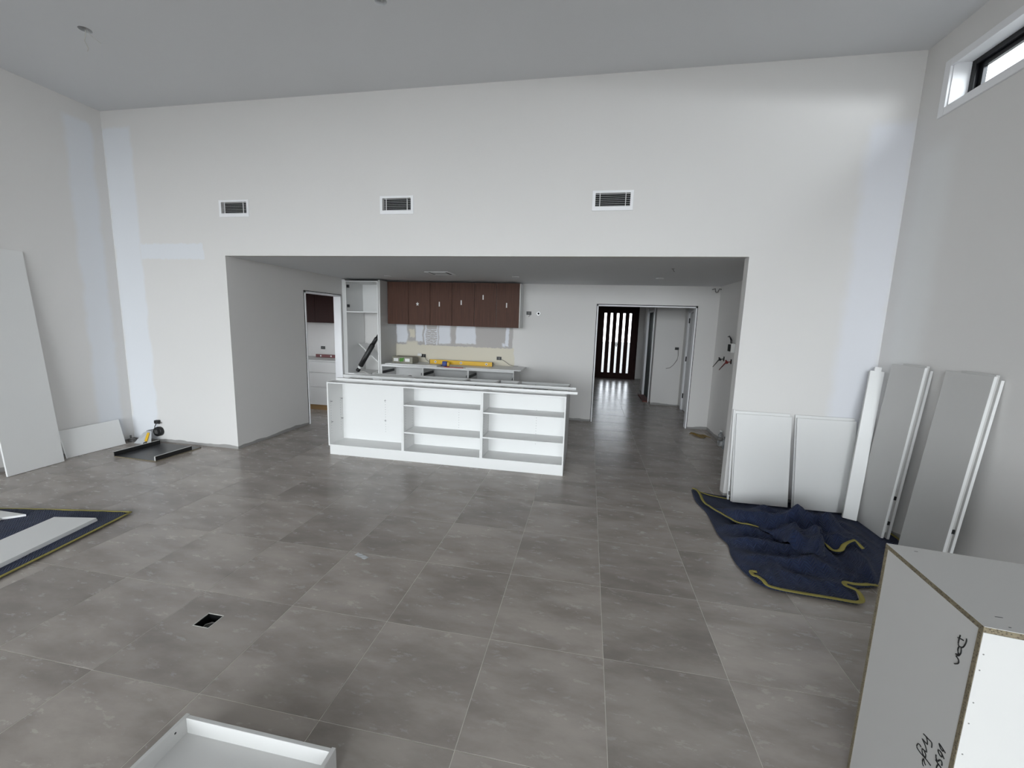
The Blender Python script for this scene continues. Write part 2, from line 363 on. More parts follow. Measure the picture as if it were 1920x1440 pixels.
# ------------------------------------------------------------------ doors and windows of the setting
def frame_boxes(mb, axis, u0, u1, zt, a0, a1, w=.022, reveal=0):
    """jamb lining: two legs and a head, between planes a0..a1"""
    def b(ua, ub, za, zb):
        if axis == 'Y': mb.box(ua, ub, a0, a1, za, zb)
        else: mb.box(a0, a1, ua, ub, za, zb)
    b(u0, u0+w, 0, zt); b(u1-w, u1, 0, zt); b(u0, u1, zt-w, zt)
    return mb
d1 = struct('door_1', frame_boxes(MB(), 'Y', .118, 1.73, 2.05, YB-.012, YB+.112), M['white_matt'], .001)
part('packing_gap', frame_boxes(MB(), 'Y', .108, 1.74, 2.062, YB-.003, YB+.05, .012), M['dark'], d1)
d2 = struct('door_2', frame_boxes(MB(), 'X', PD[0], PD[1], PD[2], XA-.125, XA+.012, .025), M['white_matt'], .001)
part('packing_gap', frame_boxes(MB(), 'X', PD[0]-.012, PD[1]+.012, PD[2]+.012, XA-.05, XA+.003, .012), M['dark'], d2)
# front door with five narrow glass strips
d3 = struct('door_3', frame_boxes(MB(), 'Y', .25, 1.54, 2.36, YH2-.01, YH2+.12, .03), M['darkdoor'], .001)
fd = (.28, 1.51, .0, 2.33); gs = []
for k in range(5):
    cxk = .505 + k*.195; gs.append((cxk-.036, cxk+.036, .19, 2.11))
part('door_leaf', type('o', (), {'bm': plate(rect(*fd), [rect(*g) for g in gs], 'Y', YH2+.03, YH2+.075)})(), M['darkdoor'], d3)
for g in gs: part('pane', MB().box(g[0], g[1], YH2+.05, YH2+.056, g[2], g[3]), M['glass_obscure'], d3)
part('door_handle', MB().cyl((.895, YH2-.02, 1.12), .035, .05, 'Y').box(.87, .92, YH2+.005, YH2+.03, 1.05, 1.2), M['steel'], d3, .002)
# hinged door on the right of the hall
d4 = struct('door_4', frame_boxes(MB(), 'X', DR[0], DR[1], DR[2], HX1-.01, HX1+.11, .03).box(HX1-.018, HX1, DR[1]-.005, DR[1]+.06, 0, DR[2]+.06)
            .box(HX1-.018, HX1, DR[0]-.06, DR[0]+.005, 0, DR[2]+.06).box(HX1-.018, HX1, DR[0]-.06, DR[1]+.06, DR[2], DR[2]+.06), M['white_matt'], .002)
leaf = part('door_leaf', MB().box(HX1+.012, HX1+.05, DR[0]+.034, DR[1]-.036, .01, DR[2]-.036), M['white_matt'], d4, .002)
for z in (.25, 1.02, 1.80):
    part('hinge', MB().cyl((HX1+.004, DR[1]-.034, z), .012, .1, 'Z', 10).box(HX1-.002, HX1+.01, DR[1]-.05, DR[1]-.012, z, z+.1), M['black'], d4)
# dark green glazed robe door in the inner hall
d5 = struct('door_5', frame_boxes(MB(), 'X', GD[0], GD[1], GD[2], HX2-.01, HX2+.11, .035).box(HX2-.015, HX2, GD[0]-.06, GD[0], 0, GD[2]+.06).box(HX2-.015, HX2, GD[1], GD[1]+.06, 0, GD[2]+.06), M['white_matt'], .002)
part('door_leaf', MB().box(HX2+.03, HX2+.06, GD[0]+.04, GD[1]-.04, .02, GD[2]-.04), M['greendoor'], d5, .002)
part('stile', MB().box(HX2+.012, HX2+.03, GD[0]+.04, GD[0]+.30, .02, GD[2]-.04), M['black'], d5, .002)
part('threshold', MB().box(HX2-.12, HX2+.1, GD[0]-.02, GD[1]-.1, 0, .02), M['mortar'], d5, .002)
# high windows in the right wall
for k, (y0, y1, z0, z1) in enumerate((W1, W2, W3)):
    a = MB()
    def ring(mb, x0, x1, y0, y1, z0, z1, w):
        mb.box(x0, x1, y0, y0+w, z0, z1).box(x0, x1, y1-w, y1, z0, z1).box(x0, x1, y0+w, y1-w, z0, z0+w).box(x0, x1, y0+w, y1-w, z1-w, z1); return mb
    w = struct('window_%d' % (k+1), ring(MB(), XR+.115, XR+.19, y0+.012, y1-.012, z0+.012, z1-.012, .04), M['frame_black'], .002)
    part('architrave', ring(MB(), XR-.018, XR, y0-.055, y1+.055, z0-.06, z1+.03, .058), M['white_matt'], w, .002)
    part('reveal_lining', ring(MB(), XR, XR+.2, y0, y1, z0, z1, .012), M['white_matt'], w)
    ym = y0+.6
    part('sash', ring(MB(), XR+.13, XR+.16, y0+.052, ym+.02, z0+.052, z1-.052, .03), M['frame_black'], w, .002)
    part('sash', ring(MB(), XR+.14, XR+.17, ym-.02, y1-.052, z0+.052, z1-.052, .035), M['frame_black'], w, .002)
    part('pane', MB().box(XR+.143, XR+.147, y0+.08, ym, z0+.08, z1-.08), M['glass'], w)
    part('pane', MB().box(XR+.153, XR+.157, ym, y1-.085, z0+.085, z1-.085), M['glass'], w)
    part('mullion', MB().box(XR+.12, XR+.18, ym-.02, ym+.025, z0+.04, z1-.04), M['frame_black'], w, .002)
# glazed sliding doors behind the camera
w = struct('window_5', MB().box(GX0, GX1, YN-.11, YN-.04, 0, .05).box(GX0, GX1, YN-.11, YN-.04, GZ-.06, GZ), M['frame_black'], .002)
nP = 5; wp = (GX1-GX0)/nP
for k in range(nP):
    a = GX0+k*wp
    part('sash', MB().box(a, a+.05, YN-.1, YN-.05, .05, GZ-.06).box(a+wp-.05, a+wp, YN-.1, YN-.05, .05, GZ-.06).box(a+.05, a+wp-.05, YN-.1, YN-.05, .05, .12).box(a+.05, a+wp-.05, YN-.1, YN-.05, GZ-.12, GZ-.06), M['frame_black'], w)
    part('pane', MB().box(a+.05, a+wp-.05, YN-.078, YN-.072, .12, GZ-.12), M['glass'], w)

# ------------------------------------------------------------------ kitchen island: three open units facing the room, five behind
def hinge_dots(mb, pts, r=.0035):
    for (x, y, z, ax) in pts:
        if ax == 'Y': mb.box(x-r, x+r, y-.0012, y, z-r, z+r)
        else: mb.box(x, x+.0012, y-r, y+r, z-r, z+r)
    return mb
IY0, IYM, IY1, IZ, IK = 4.49, 4.81, 5.57, .913, .112
bays = [(-3.115, -2.128), (-2.127, -1.156), (-1.155, -.2)]
desc = ['left unit of the white kitchen island, empty with no shelves', 'middle open unit of the white kitchen island with two shelves', 'right open unit of the white kitchen island with two shelves']
shz = [[], [.695, .362], [.672, .380]]
for (a, b), d, zs in zip(bays, desc, shz):
    t_ = thing('island_cabinet', d, 'cabinet', (a, IY0, 0), group='open cabinets of the kitchen island')
    for q in (a, b-.016): part('side_panel', MB().box(q, q+.016, IY0, IYM, IK, IZ), M['carcass'], t_, .0008)
    part('bottom_panel', MB().box(a+.016, b-.016, IY0, IYM, IK, IK+.016), M['carcass'], t_, .0008)
    part('back_panel', MB().box(a+.016, b-.016, IYM-.016, IYM, IK+.016, IZ), M['carcass'], t_)
    for q0, q1 in ((IY0, IY0+.10), (IYM-.09, IYM-.016)): part('top_rail', MB().box(a+.016, b-.016, q0, q1, IZ-.016, IZ), M['carcass'], t_, .0008)
    for z in zs: part('shelf', MB().box(a+.018, b-.018, IY0+.004, IYM-.018, z-.016, z), M['carcass'], t_, .0008)
    pins = []
    for k in range(14):
        z = .26 + k*.032; cxm = (a+b)/2 + .12
        pins.append((cxm, IYM-.016, z, 'Y'))
        pins.append((a+.016, IY0+.05, z, 'X')); pins.append((a+.016, IY0+.25, z, 'X'))
    part('pin_hole', hinge_dots(MB(), pins, .0028), M['wire_grey'], t_, kind='stuff')
    if not zs:
        for yy in (IY0+.05, IY0+.27):
            for z in (.40, .66): part('shelf_clip', MB().box(a+.016, a+.034, yy-.01, yy+.01, z, z+.008), M['steel'], t_)
        for z in (.40, .66): part('shelf_clip', MB().box((a+b)/2+.112, (a+b)/2+.128, IYM-.03, IYM-.016, z, z+.008), M['steel'], t_)
solo('island_plinth', MB().box(-3.10, -.2, IY0+.006, IY0+.022, 0, IK).box(-3.10, -3.084, IY0+.022, IY1-.06, 0, IK).box(-.216, -.2, IY0+.022, IY1-.06, 0, IK).box(-3.084, -.216, IY1-.076, IY1-.06, 0, IK),
     M['white'], 'low white plinth under the kitchen island on the tiles', 'plinth', bevel=.001, loc=(-1.65, 5, 0))
for (a, b), d in zip([(-3.115, -2.50), (-2.50, -1.62), (-1.62, -1.18), (-1.18, -.885), (-.885, -.2)],
        ['leftmost rear cabinet of the island, open topped, behind the shelfless unit', 'widest rear cabinet of the island, second from its left end', 'narrow open topped rear cabinet in the middle of the island', 'narrowest rear cabinet of the island, second from its right end', 'rear cabinet at the right end of the island holding a dark bundle']):
    t_ = thing('island_cabinet', d, 'cabinet', (a, IYM, 0), group='rear cabinets of the kitchen island')
    y0 = IYM+.002
    for q in (a+.001, b-.016): part('side_panel', MB().box(q, q+.015, y0, IY1, IK, IZ-.012), M['carcass'], t_, .0008)
    part('bottom_panel', MB().box(a+.016, b-.016, y0, IY1, IK, IK+.016), M['carcass'], t_)
    part('back_panel', MB().box(a+.016, b-.016, y0, y0+.014, IK+.016, IZ-.012), M['carcass'], t_)
    part('top_rail', MB().box(a+.016, b-.016, y0+.014, y0+.09, IZ-.028, IZ-.012), M['carcass'], t_, .0008)
    part('top_rail', MB().box(a+.016, b-.016, IY1-.016, IY1, IZ-.09, IZ-.012), M['carcass'], t_, .0008)
solo('loose_strip', MB().box(-3.09, -.085, 4.655, 4.695, IZ+.001, IZ+.031), M['white'], 'white edging strip lying on the island, nearest of the three', 'strip', 'white strips lying on the island', .001, (-1.44, 4.72, IZ))
solo('loose_strip', MB().box(-3.17, -.11, 4.93, 4.97, IZ+.001, IZ+.038), M['white'], 'longest white strip on the island, overhanging its left end', 'strip', 'white strips lying on the island', .001, (-1.64, 5, IZ))
solo('loose_strip', MB().box(-3.20, -2.3, 5.22, 5.26, IZ-.011, IZ+.014), M['white'], 'short white strip on the island, farthest of the three', 'strip', 'white strips lying on the island', .001, (-2.6, 5.22, IZ))
mb = MB()
for k in range(5):
    mb.tube([(-.80+.07*k, 5.20+.02*math.sin(k*2), .80), (-.76+.06*k, 5.28, .865-.008*abs(k-2)), (-.70+.05*k, 5.38+.02*math.cos(k), .80)], [.03, .045, .03], 8)
mb.box(-.85, -.42, 5.15, 5.42, .60, .80)
solo('dark_bundle', mb, M['black'], 'dark grey bundle inside the right end of the island', 'bundle', loc=(-.63, 5.3, .6))

# ------------------------------------------------------------------ tall oven unit
TX0, TX1, TY = -4.297, -3.578, 6.72
t_ = thing('tall_cabinet', 'tall white oven cabinet without doors beside the walnut cupboards', 'cabinet', (TX0, TY, 0))
part('filler_panel', MB().box(TX0, -4.236, TY, TY+.018, 0, 2.36), M['white'], t_, .001)
part('side_panel', MB().box(-4.235, -4.219, TY, 7.30, .1, 2.337), M['carcass'], t_, .001)
part('side_panel', MB().box(-3.634, -3.616, TY, 7.31, .1, 2.337), M['carcass'], t_, .001)
part('end_panel', MB().box(-3.614, TX1, TY+.004, 7.315, 0, 2.355), M['panelgrey'], t_, .001)
part('top_panel', MB().box(-4.219, -3.634, TY, 7.30, 2.32, 2.337), M['carcass'], t_, .001)
part('shelf', MB().box(-4.219, -3.634, TY, 7.30, 1.795, 1.812), M['carcass'], t_, .001)
part('shelf', MB().box(-4.219, -3.634, TY, 7.30, .70, .718), M['carcass'], t_, .001)
part('back_panel', MB().box(-4.219, -3.634, 7.27, 7.285, 1.812, 2.32), M['carcass'], t_)
part('drawer_base', MB().box(-4.219, -3.634, TY+.02, 7.28, .1, .698).box(-4.23, -3.62, TY+.06, TY+.08, 0, .1), M['carcass'], t_, .001)
for z in (1.88, 2.22): part('hinge', MB().box(-4.219, -4.19, TY+.02, TY+.06, z, z+.05).cyl((-4.20, TY+.04, z+.01), .012, .03, 'Z', 8), M['runner'], t_)
# black stepped bag leaning in the opening
p0, p1 = Vector((-4.12, 6.86, .735)), Vector((-3.675, 6.93, 1.50)); ax = p1-p0
def at(f): return tuple(p0+ax*f)
t_ = thing('level_bag', 'black padded tool bag leaning inside the tall oven cabinet', 'bag', tuple(p0))
part('sleeve', MB().tube([at(.12), at(.14), at(.64), at(.65)], [.03, .046, .046, .036], 12), M['black'], t_)
part('sleeve', MB().tube([at(.65), at(.80), at(.81)], [.038, .034, .026], 12), M['black'], t_)
part('sleeve', MB().tube([at(.81), at(1.0)], [.024, .014], 12), M['black'], t_)
part('band', MB().tube([at(.075), at(.12)], .034, 12), M['paper'], t_, label='white band near the foot')
part('foot', MB().tube([at(0), at(.02), at(.075)], [.028, .038, .036], 12), M['black'], t_)
d = Vector((.45, 0, -.38)).normalized(); nn = Vector((d.z, 0, -d.x))
a = Vector((-4.15, 6.965, 1.225)); L = .56
solo('loose_shelf', MB().prism([a, a+d*L, a+d*L+nn*-.016, a+nn*-.016], (0, .29, 0)), M['white'], 'white shelf board slanting across the tall cabinet behind the bag', 'board', loc=tuple(a))
mb = MB().tube([(-4.05, 6.80, .727), (-3.98, 6.84, .735), (-3.90, 6.80, .724), (-3.86, 6.76, .722)], .005).tube([(-3.80, 6.80, .722), (-3.72, 6.9, .74), (-3.68, 7.0, .76)], .005)
solo('cable_offcuts', mb, M['wire_white'], 'short white cable offcuts on the tall cabinet shelf', 'cable', loc=(-3.9, 6.8, .72))

# ------------------------------------------------------------------ walnut wall cupboards
dx = [-3.568, -3.166, -2.762, -2.362, -1.960, -1.572, -1.176]; UY = 6.965; UZ0, UZ1 = 1.612, 2.352
stk = {1: (-2.997, 1.974, .045, .035), 2: (-2.592, 1.98, .02, .08), 3: (-2.195, 2.015, .02, .08), 4: (-1.807, 2.112, .02, .08), 5: (-1.395, 1.987, .02, .08)}
for u, lab in enumerate(('left pair of walnut wall cupboards, next to the tall white cabinet', 'middle pair of walnut wall cupboards above the splashback', 'right pair of walnut wall cupboards, ending in a white side')):
    a, b = dx[2*u], dx[2*u+2]
    t_ = thing('wall_cabinet', lab, 'cupboard', (a, UY, UZ0), group='walnut wall cupboards')
    part('carcass', MB().box(a+.001, b-.001+(.012 if u == 2 else 0), UY+.021, YB-.002, UZ0+.004, UZ1), M['carcass'], t_, .001)
    for k in (2*u, 2*u+1):
        dr = part('door', MB().box(dx[k]+.003, dx[k+1]-.003, UY, UY+.019, UZ0, UZ1), M['walnut'], t_, .001)
        if k in stk:
            sx, sz, sw, sh = stk[k]
            if k == 1:
                pts = [(sx+.032*math.sin(math.pi*2*i/10)*(1 if i % 2 == 0 else .45), UY-.0006, sz+.04*math.cos(math.pi*2*i/10)*(1 if i % 2 == 0 else .45)) for i in range(10)]
                part('sticker', MB().prism(pts, (0, .0006, 0)), M['paper'], dr)
            else: part('sticker', MB().box(sx-sw/2, sx+sw/2, UY-.0008, UY, sz-sh/2, sz+sh/2), M['paper'], dr)

# ------------------------------------------------------------------ rear bench
BY, BZ = 6.72, .903
bb = [(-3.576, -2.801), (-2.800, -1.985), (-1.984, -1.188)]
for (a, b), lab in zip(bb, ('left unit of the rear kitchen bench, below the carton', 'middle unit of the rear kitchen bench, below the yellow level', 'right unit of the rear kitchen bench, at its free end')):
    t_ = thing('base_cabinet', lab, 'cabinet', (a, BY, 0), group='base cabinets of the rear bench')
    for q in (a, b-.016): part('side_panel', MB().box(q, q+.016, BY, 7.30, .11, BZ), M['carcass'], t_, .001)
    part('bottom_panel', MB().box(a+.016, b-.016, BY, 7.30, .11, .126), M['carcass'], t_, .001)
    part('back_panel', MB().box(a+.016, b-.016, 7.26, 7.275, .126, BZ-.02), M['carcass'], t_)
    part('top_panel', MB().box(a+.016, b-.016, BY, 7.30, BZ-.035, BZ), M['carcass'], t_, .001)
    part('kickboard', MB().box(a, b, BY+.05, BY+.066, 0, .108), M['carcass'], t_)
    for z in (.74, .52, .26):
        for xs in (a+.016, b-.030):
            part('drawer_runner', MB().box(xs, xs+.014, BY+.01, BY+.45, z, z+.045).box(xs+.004, xs+.022 if xs < (a+b)/2 else xs-.008, BY+.02, BY+.42, z+.012, z+.022), M['runner'], t_)
solo('loose_board', MB().box(-3.53, -2.56, 6.77, 7.29, BZ+.001, BZ+.018), M['white'], 'white board lying on the left of the rear bench', 'board', 'boards lying on the rear bench', .001, (-3.0, 7, BZ))
solo('loose_board', MB().box(-2.02, -1.07, 6.70, 7.30, BZ+.001, BZ+.019), M['white'], 'white board lying on the right end of the rear bench', 'board', 'boards lying on the rear bench', .001, (-1.5, 7, BZ))
# carton
t_ = thing('carton', 'grey green hardware carton on the rear bench beside the tall cabinet', 'box', (-3.25, 7.0, BZ+.019), Matrix.Rotation(-.06, 3, 'Z'))
part('body', MB().box(-.20, .20, -.11, .11, 0, .115), M['carton'], t_, .002, world=False)
for xx in (-.125, .10): part('sticker', MB().box(xx-.045, xx+.045, -.1115, -.11, .03, .085), M['paper'], t_, world=False)
part('flap_tape', MB().box(-.2, .2, -.015, .015, .115, .116), M['wire_ochre'], t_, world=False)
lf = MB().prism([(x*.05-.01, -.1115, .062+z*.045) for x, z in ((-1, -.3), (-.6, .7), (.1, .5), (.9, 1), (.8, .2), (.5, -.8), (0, -.6), (-.4, -1))], (0, .001, 0))
part('printed_emblem', lf, M['green'], t_, world=False)
# spirit level
t_ = thing('spirit_level', 'long yellow spirit level standing on the rear bench', 'level', (-2.21, 7.06, BZ+.019))
part('body', MB().box(-2.80, -1.635, 7.045, 7.07, BZ+.020, BZ+.094), M['yellow'], t_, .004)
for x in (-2.69, -2.21, -1.745):
    v = part('vial', MB().cyl((x, 7.041, BZ+.058), .021, .006, 'Y', 16), M['paper'], t_); part('bubble', MB().box(x-.007, x+.007, 7.039, 7.042, BZ+.048, BZ+.068), M['black'], v)
for x in (-2.80, -1.635): part('end_cap', MB().box(x-.006, x+.006, 7.043, 7.072, BZ+.019, BZ+.095), M['black'], t_, .001)
t_ = thing('tape_measure', 'blue and yellow tape measure in front of the yellow level', 'tape measure', (-2.46, 6.93, BZ+.001), Matrix.Rotation(.1, 3, 'Z'))
part('case', MB().box(-.055, .03, -.03, .03, 0, .085), M['blue'], t_, .012, world=False)
part('side_cover', MB().box(.03, .075, -.028, .028, .002, .075), M['yellow'], t_, .01, world=False)
part('hook', MB().box(-.085, -.05, -.012, .012, 0, .012), M['black'], t_, .001, world=False)
solo('plan_sheet', MB().box(-2.36, -2.06, 6.78, 6.93, BZ+.001, BZ+.004), M['paper'], 'white sheet of paper on the rear bench by the tape measure', 'paper', loc=(-2.2, 6.86, BZ))
solo('folding_rule', MB().box(-2.42, -2.08, 6.725, 6.76, BZ+.001, BZ+.012).box(-2.42, -2.36, 6.76, 6.84, BZ+.001, BZ+.010), M['red'], 'red folding rule at the front edge of the rear bench', 'rule', bevel=.001, loc=(-2.25, 6.74, BZ))

def wall_box(x, z, label, w=.07, h=.05, wires=True, y=YB, loose=None, cat='socket'):
    t_ = thing('wall_box', label, cat, (x, y, z), group='unfinished wall sockets')
    part('bracket', MB().box(x-w/2, x+w/2, y-.004, y, z-h/2, z+h/2), M['black'], t_)
    part('mounting_ring', MB().box(x-w/2-.006, x-w/2+.004, y-.006, y, z-h/2, z+h/2).box(x-w*.1, x+w*.1, y-.012, y-.004, z-h*.3, z+h*.3), M['wire_grey'], t_)
    if loose: part('cable', MB().tube(loose, .004), M['wire_grey'], t_)
    return t_
wall_box(-3.03, 1.035, 'open wall socket with loose white fitting behind the carton', .09, .06, loose=[(-3.0, YB-.01, 1.02), (-2.96, YB-.07, .98), (-2.90, YB-.11, .95), (-2.86, YB-.10, .94)])
part('loose_fitting', MB().box(-3.13, -3.05, YB-.05, YB-.03, 1.03, 1.08), M['paper'], bpy.data.objects['wall_box'], .003)
wall_box(-1.575, 1.05, 'open wall socket with a long grey cable at the right of the cream splashback', .085, .06, loose=[(-1.55, YB-.01, 1.04), (-1.46, YB-.06, 1.01), (-1.36, YB-.1, .95), (-1.28, YB-.12, .935), (-1.2, YB-.1, .935)])
wall_box(-1.057, 1.875, 'dark open socket high on the wall beside the walnut cupboards', .085, .06, loose=[(-1.05, YB-.01, 1.86), (-1.03, YB-.05, 1.83), (-1.06, YB-.05, 1.81)])
t_ = thing('pipe_stub', 'round pipe stub in the wall right of the high open socket', 'pipe', (-.886, YB, 1.87))
mb = MB(); 
for k in range(12):
    a1, a2 = k*math.pi/6, (k+1)*math.pi/6
    mb.prism([(-.886+r*math.cos(q), YB-.02, 1.872+r*math.sin(q)) for q, r in ((a1, .03), (a2, .03), (a2, .02), (a1, .02))], (0, .02, 0))
part('collar', mb, M['steel'], t_); part('bore', MB().cyl((-.886, YB-.012, 1.872), .02, .012, 'Y'), M['dark'], t_)

# ------------------------------------------------------------------ pantry contents
PY = 6.66
t_ = thing('drawer_unit', 'grey white bank of three drawers seen through the pantry doorway', 'drawers', (-6.19, PY, 0))
part('carcass', MB().box(-6.19, -4.42, PY+.02, 7.315, .1, .90), M['panelgrey'], t_, .001)
part('benchtop', MB().box(-6.195, -4.415, PY, 7.318, .90, .925), M['panelgrey'], t_, .001)
part('kickboard', MB().box(-6.19, -4.42, PY+.05, PY+.07, 0, .1), M['timber'], t_)
for x0, x1 in ((-6.185, -5.305), (-5.30, -4.425)):
    for z0, z1 in ((.105, .42), (.44, .685), (.705, .895)): part('drawer_front', MB().box(x0, x1, PY+.001, PY+.019, z0, z1), M['panelgrey'], t_, .001)
t_ = thing('pantry_cupboard', 'dark walnut cupboard hanging in the pantry above the drawers', 'cupboard', (-6.19, 6.95, 1.6))
part('carcass', MB().box(-6.19, -4.42, 6.97, 7.315, 1.6, 2.375), M['darkdoor'], t_)
for x0, x1 in ((-6.185, -5.6), (-5.596, -5.01), (-5.006, -4.425)): part('door', MB().box(x0, x1, 6.95, 6.969, 1.59, 2.37), M['darkdoor'], t_, .001)
t_ = thing('spirit_level', 'short dark red spirit level standing on the pantry bench', 'level', (-4.9, 7.16, .925))
part('body', MB().box(-5.17, -4.60, 7.15, 7.172, .926, .985), M['darkred'], t_, .003)
for x in (-5.06, -4.84): part('vial', MB().cyl((x, 7.147, .955), .016, .004, 'Y', 14), M['paper'], t_)
wall_box(-5.12, 1.10, 'dark open socket in the pantry wall above the red level', .085, .06)

# ------------------------------------------------------------------ air vents
for i, ((a, b), lab) in enumerate(zip(VENTS, ('leftmost white air vent high on the far wall', 'middle white air vent high on the far wall', 'rightmost white air vent high on the far wall'))):
    z0, z1 = VZ; t_ = thing('air_vent', lab, 'vent', (a, YF, z0), group='air vents above the kitchen opening')
    part('frame', type('o', (), {'bm': plate(rect(a-.008, b+.008, z0-.01, z1+.012), [rect(a+.022, b-.022, z0+.030, z1-.012)], 'Y', YF-.008, YF)})(), M['white_matt'], t_, .0015)
    A, B, Z0, Z1 = a+.022, b-.022, z0+.030, z1-.012
    part('duct', MB().box(a+.017, b-.017, YF+.05, YF+.055, z0+.023, z1-.007), M['ventdark'], t_)
    n = 7
    for k in range(n):
        z = Z0 + (k+.5)*(Z1-Z0)/n
        part('slat', MB().prism([(A-.008, YF+.001, z-.0022), (A-.008, YF+.012, z), (A-.008, YF+.012, z+.0016), (A-.008, YF+.001, z-.0004)], (B-A+.016, 0, 0)), M['white_matt'], t_)
    for f in (.13, .87): part('bar', MB().box(A+f*(B-A)-.003, A+f*(B-A)+.003, YF-.004, YF+.001, Z0-.002, Z1+.002), M['white_matt'], t_)
# kitchen ceiling register, downlight wires
t_ = thing('ceiling_register', 'square air register in the kitchen ceiling above the island', 'vent', (-2.17, 5.89, ZK))
part('frame', type('o', (), {'bm': plate(rect(-2.35, -2.0, 5.70, 6.07), [rect(-2.325, -2.025, 5.725, 6.045)], 'Z', ZK-.008, ZK)})(), M['white_matt'], t_, .001)
part('cavity', MB().box(-2.325, -2.025, 5.725, 6.045, ZK-.002, ZK), M['dark'], t_)
part('core', MB().box(-2.285, -2.065, 5.765, 6.005, ZK-.008, ZK-.003), M['ceiling'], t_, .001)
for (x, y), lab in zip(((-3.21, 6.29), (-1.123, 6.24), (.939, 6.24)), ('small ceiling downlight in front of the tall cabinet', 'small ceiling downlight in front of the right walnut cupboards', 'small ceiling downlight in front of the hall doorway')):
    t_ = thing('downlight', lab, 'light', (x, y, ZK), group='kitchen ceiling downlights')
    part('rim', type('o', (), {'bm': plate(circ(x, y, .055), [circ(x, y, .042)], 'Z', ZK-.006, ZK)})(), M['white_matt'], t_)
    part('lens', MB().cyl((x, y, ZK-.004), .042, .004), M['paper'], t_)
def cutout(x, y, z, lab, wires):
    t_ = thing('ceiling_cutout', lab, 'ceiling hole', (x, y, z))
    part('cavity', MB().cyl((x, y, z+.09), .06, .005), M['dark'], t_)
    part('cable', wires, M['wire_white'], t_)
cutout(CH[0][0], CH[0][1], ZC, 'round light hole in the high ceiling with two dangling wires',
    MB().tube([(-4.36, 3.17, 4.09), (-4.37, 3.18, 4.03), (-4.42, 3.20, 3.99), (-4.44, 3.24, 3.95), (-4.47, 3.25, 3.94)], .0035).tube([(-4.34, 3.16, 4.09), (-4.33, 3.18, 4.02), (-4.30, 3.24, 3.98)], .0025))
cutout(CH[1][0], CH[1][1], ZC, 'round light hole at the very top edge, mid ceiling', MB().tube([(CH[1][0], CH[1][1], 4.09), (CH[1][0]+.01, CH[1][1], 4.05)], .003))
t_ = thing('ceiling_cable', 'small loose wire hanging from the kitchen ceiling before the doorway', 'cable', (.928, 5.232, ZK))
part('cable', MB().tube([(.928, 5.232, ZK), (.935, 5.24, ZK-.02), (.95, 5.25, ZK-.03)], .004).cyl((.928, 5.232, ZK-.003), .018, .003), M['wire_grey'], t_)
mb = MB().tube([(1.93, YB-.01, 2.33), (1.96, YB-.06, 2.34), (1.97, YB-.05, 2.30), (1.99, YB-.03, 2.28)], .007).tube([(2.05, YB-.06, 2.33), (2.02, YB-.08, 2.34), (2.0, YB-.05, 2.28)], .007)
solo('sensor_cable', mb, M['wire_grey'], 'grey cable ends in the upper corner of the kitchen', 'cable', loc=(1.98, YB-.04, 2.3))

# ------------------------------------------------------------------ kitchen right wall: control box, wires, bottle, floor cable
t_ = thing('control_box', 'small open switch box with curled wires on the right kitchen wall', 'socket', (XK, 6.42, 1.44))
part('case', MB().box(XK-.05, XK, 6.37, 6.53, 1.37, 1.50), M['paper'], t_, .002)
part('recess', MB().box(XK-.052, XK-.05, 6.39, 6.515, 1.385, 1.487), M['dark'], t_)
mb = MB()
for k in range(3): mb.tube([(XK-.03, 6.42+.03*k, 1.50), (XK-.035, 6.42+.03*k, 1.55), (XK-.04, 6.47+.03*k, 1.585+.01*k), (XK-.045, 6.52+.03*k, 1.59)], .005)
part('cable', mb, M['black'], t_)
def wirebunch(y, z, lab, m, k0):
    t_ = thing('wire_bunch', lab, 'wires', (XK, y, z), group='wires from the right kitchen wall')
    part('outlet_hole', MB().box(XK-.004, XK, y-.025, y+.02, z-.035, z+.035), M['dark'], t_)
    mb = MB(); rnd = random.Random(k0)
    for k in range(3):
        e = Vector((XK-.05-.012*k, y+.12+.07*k, z-.05-.05*k))
        mb.tube([(XK-.004, y, z), (XK-.025, y+.03, z-.01), (XK-.04, y+.07, z-.02+.01*k), tuple(e)], .006)
    part('cable', mb, m, t_)
    part('bundle_tie', MB().tube([(XK-.035, y+.05, z-.03), (XK-.045, y+.09, z+.01)], .012), m, t_)
wirebunch(6.80, 1.25, 'dark loose wires at the left socket hole of the right kitchen wall', M['black'], 1)
wirebunch(6.47, 1.235, 'dark red loose wires at the right socket hole of the right kitchen wall', M['wire_red'], 2)
t_ = thing('water_bottle', 'clear plastic bottle on the floor against the right kitchen wall', 'bottle', (1.99, 6.35, 0))
mb = MB(); prof = [(0, .032), (.01, .036), (.06, .034), (.075, .036), (.13, .035), (.17, .03), (.19, .014), (.21, .013)]
mb.tube([(1.99, 6.35, z) for z, r in prof], [r for z, r in prof], 16)
part('body', mb, M['bottle'], t_); part('cap', MB().cyl((1.99, 6.35, .208), .016, .018), M['paper'], t_); part('wrapper', MB().cyl((1.99, 6.35, .08), .0365, .045), M['wire_grey'], t_)
t_ = thing('water_bottle', 'second clear bottle, nearer, on the floor by the right kitchen wall', 'bottle', (2.0, 6.18, 0))
mb = MB(); mb.tube([(2.0, 6.18, z*.8) for z, r in prof], [r*.9 for z, r in prof], 16); part('body', mb, M['bottle'], t_); part('cap', MB().cyl((2.0, 6.18, .166), .015, .015), M['wire_grey'], t_)
mb = MB()
for k in range(4):
    mb.tube([(1.70+.02*k+.19*i/10, 6.93-.22*i/10+.05*math.sin(i*.7+k), .008+.006*k) for i in range(11)], .007, 6)
solo('strap_coil', mb, M['wire_ochre'], 'ochre strap lying on the kitchen floor right of the doorway', 'strap', loc=(1.78, 6.82, 0), smooth=False)
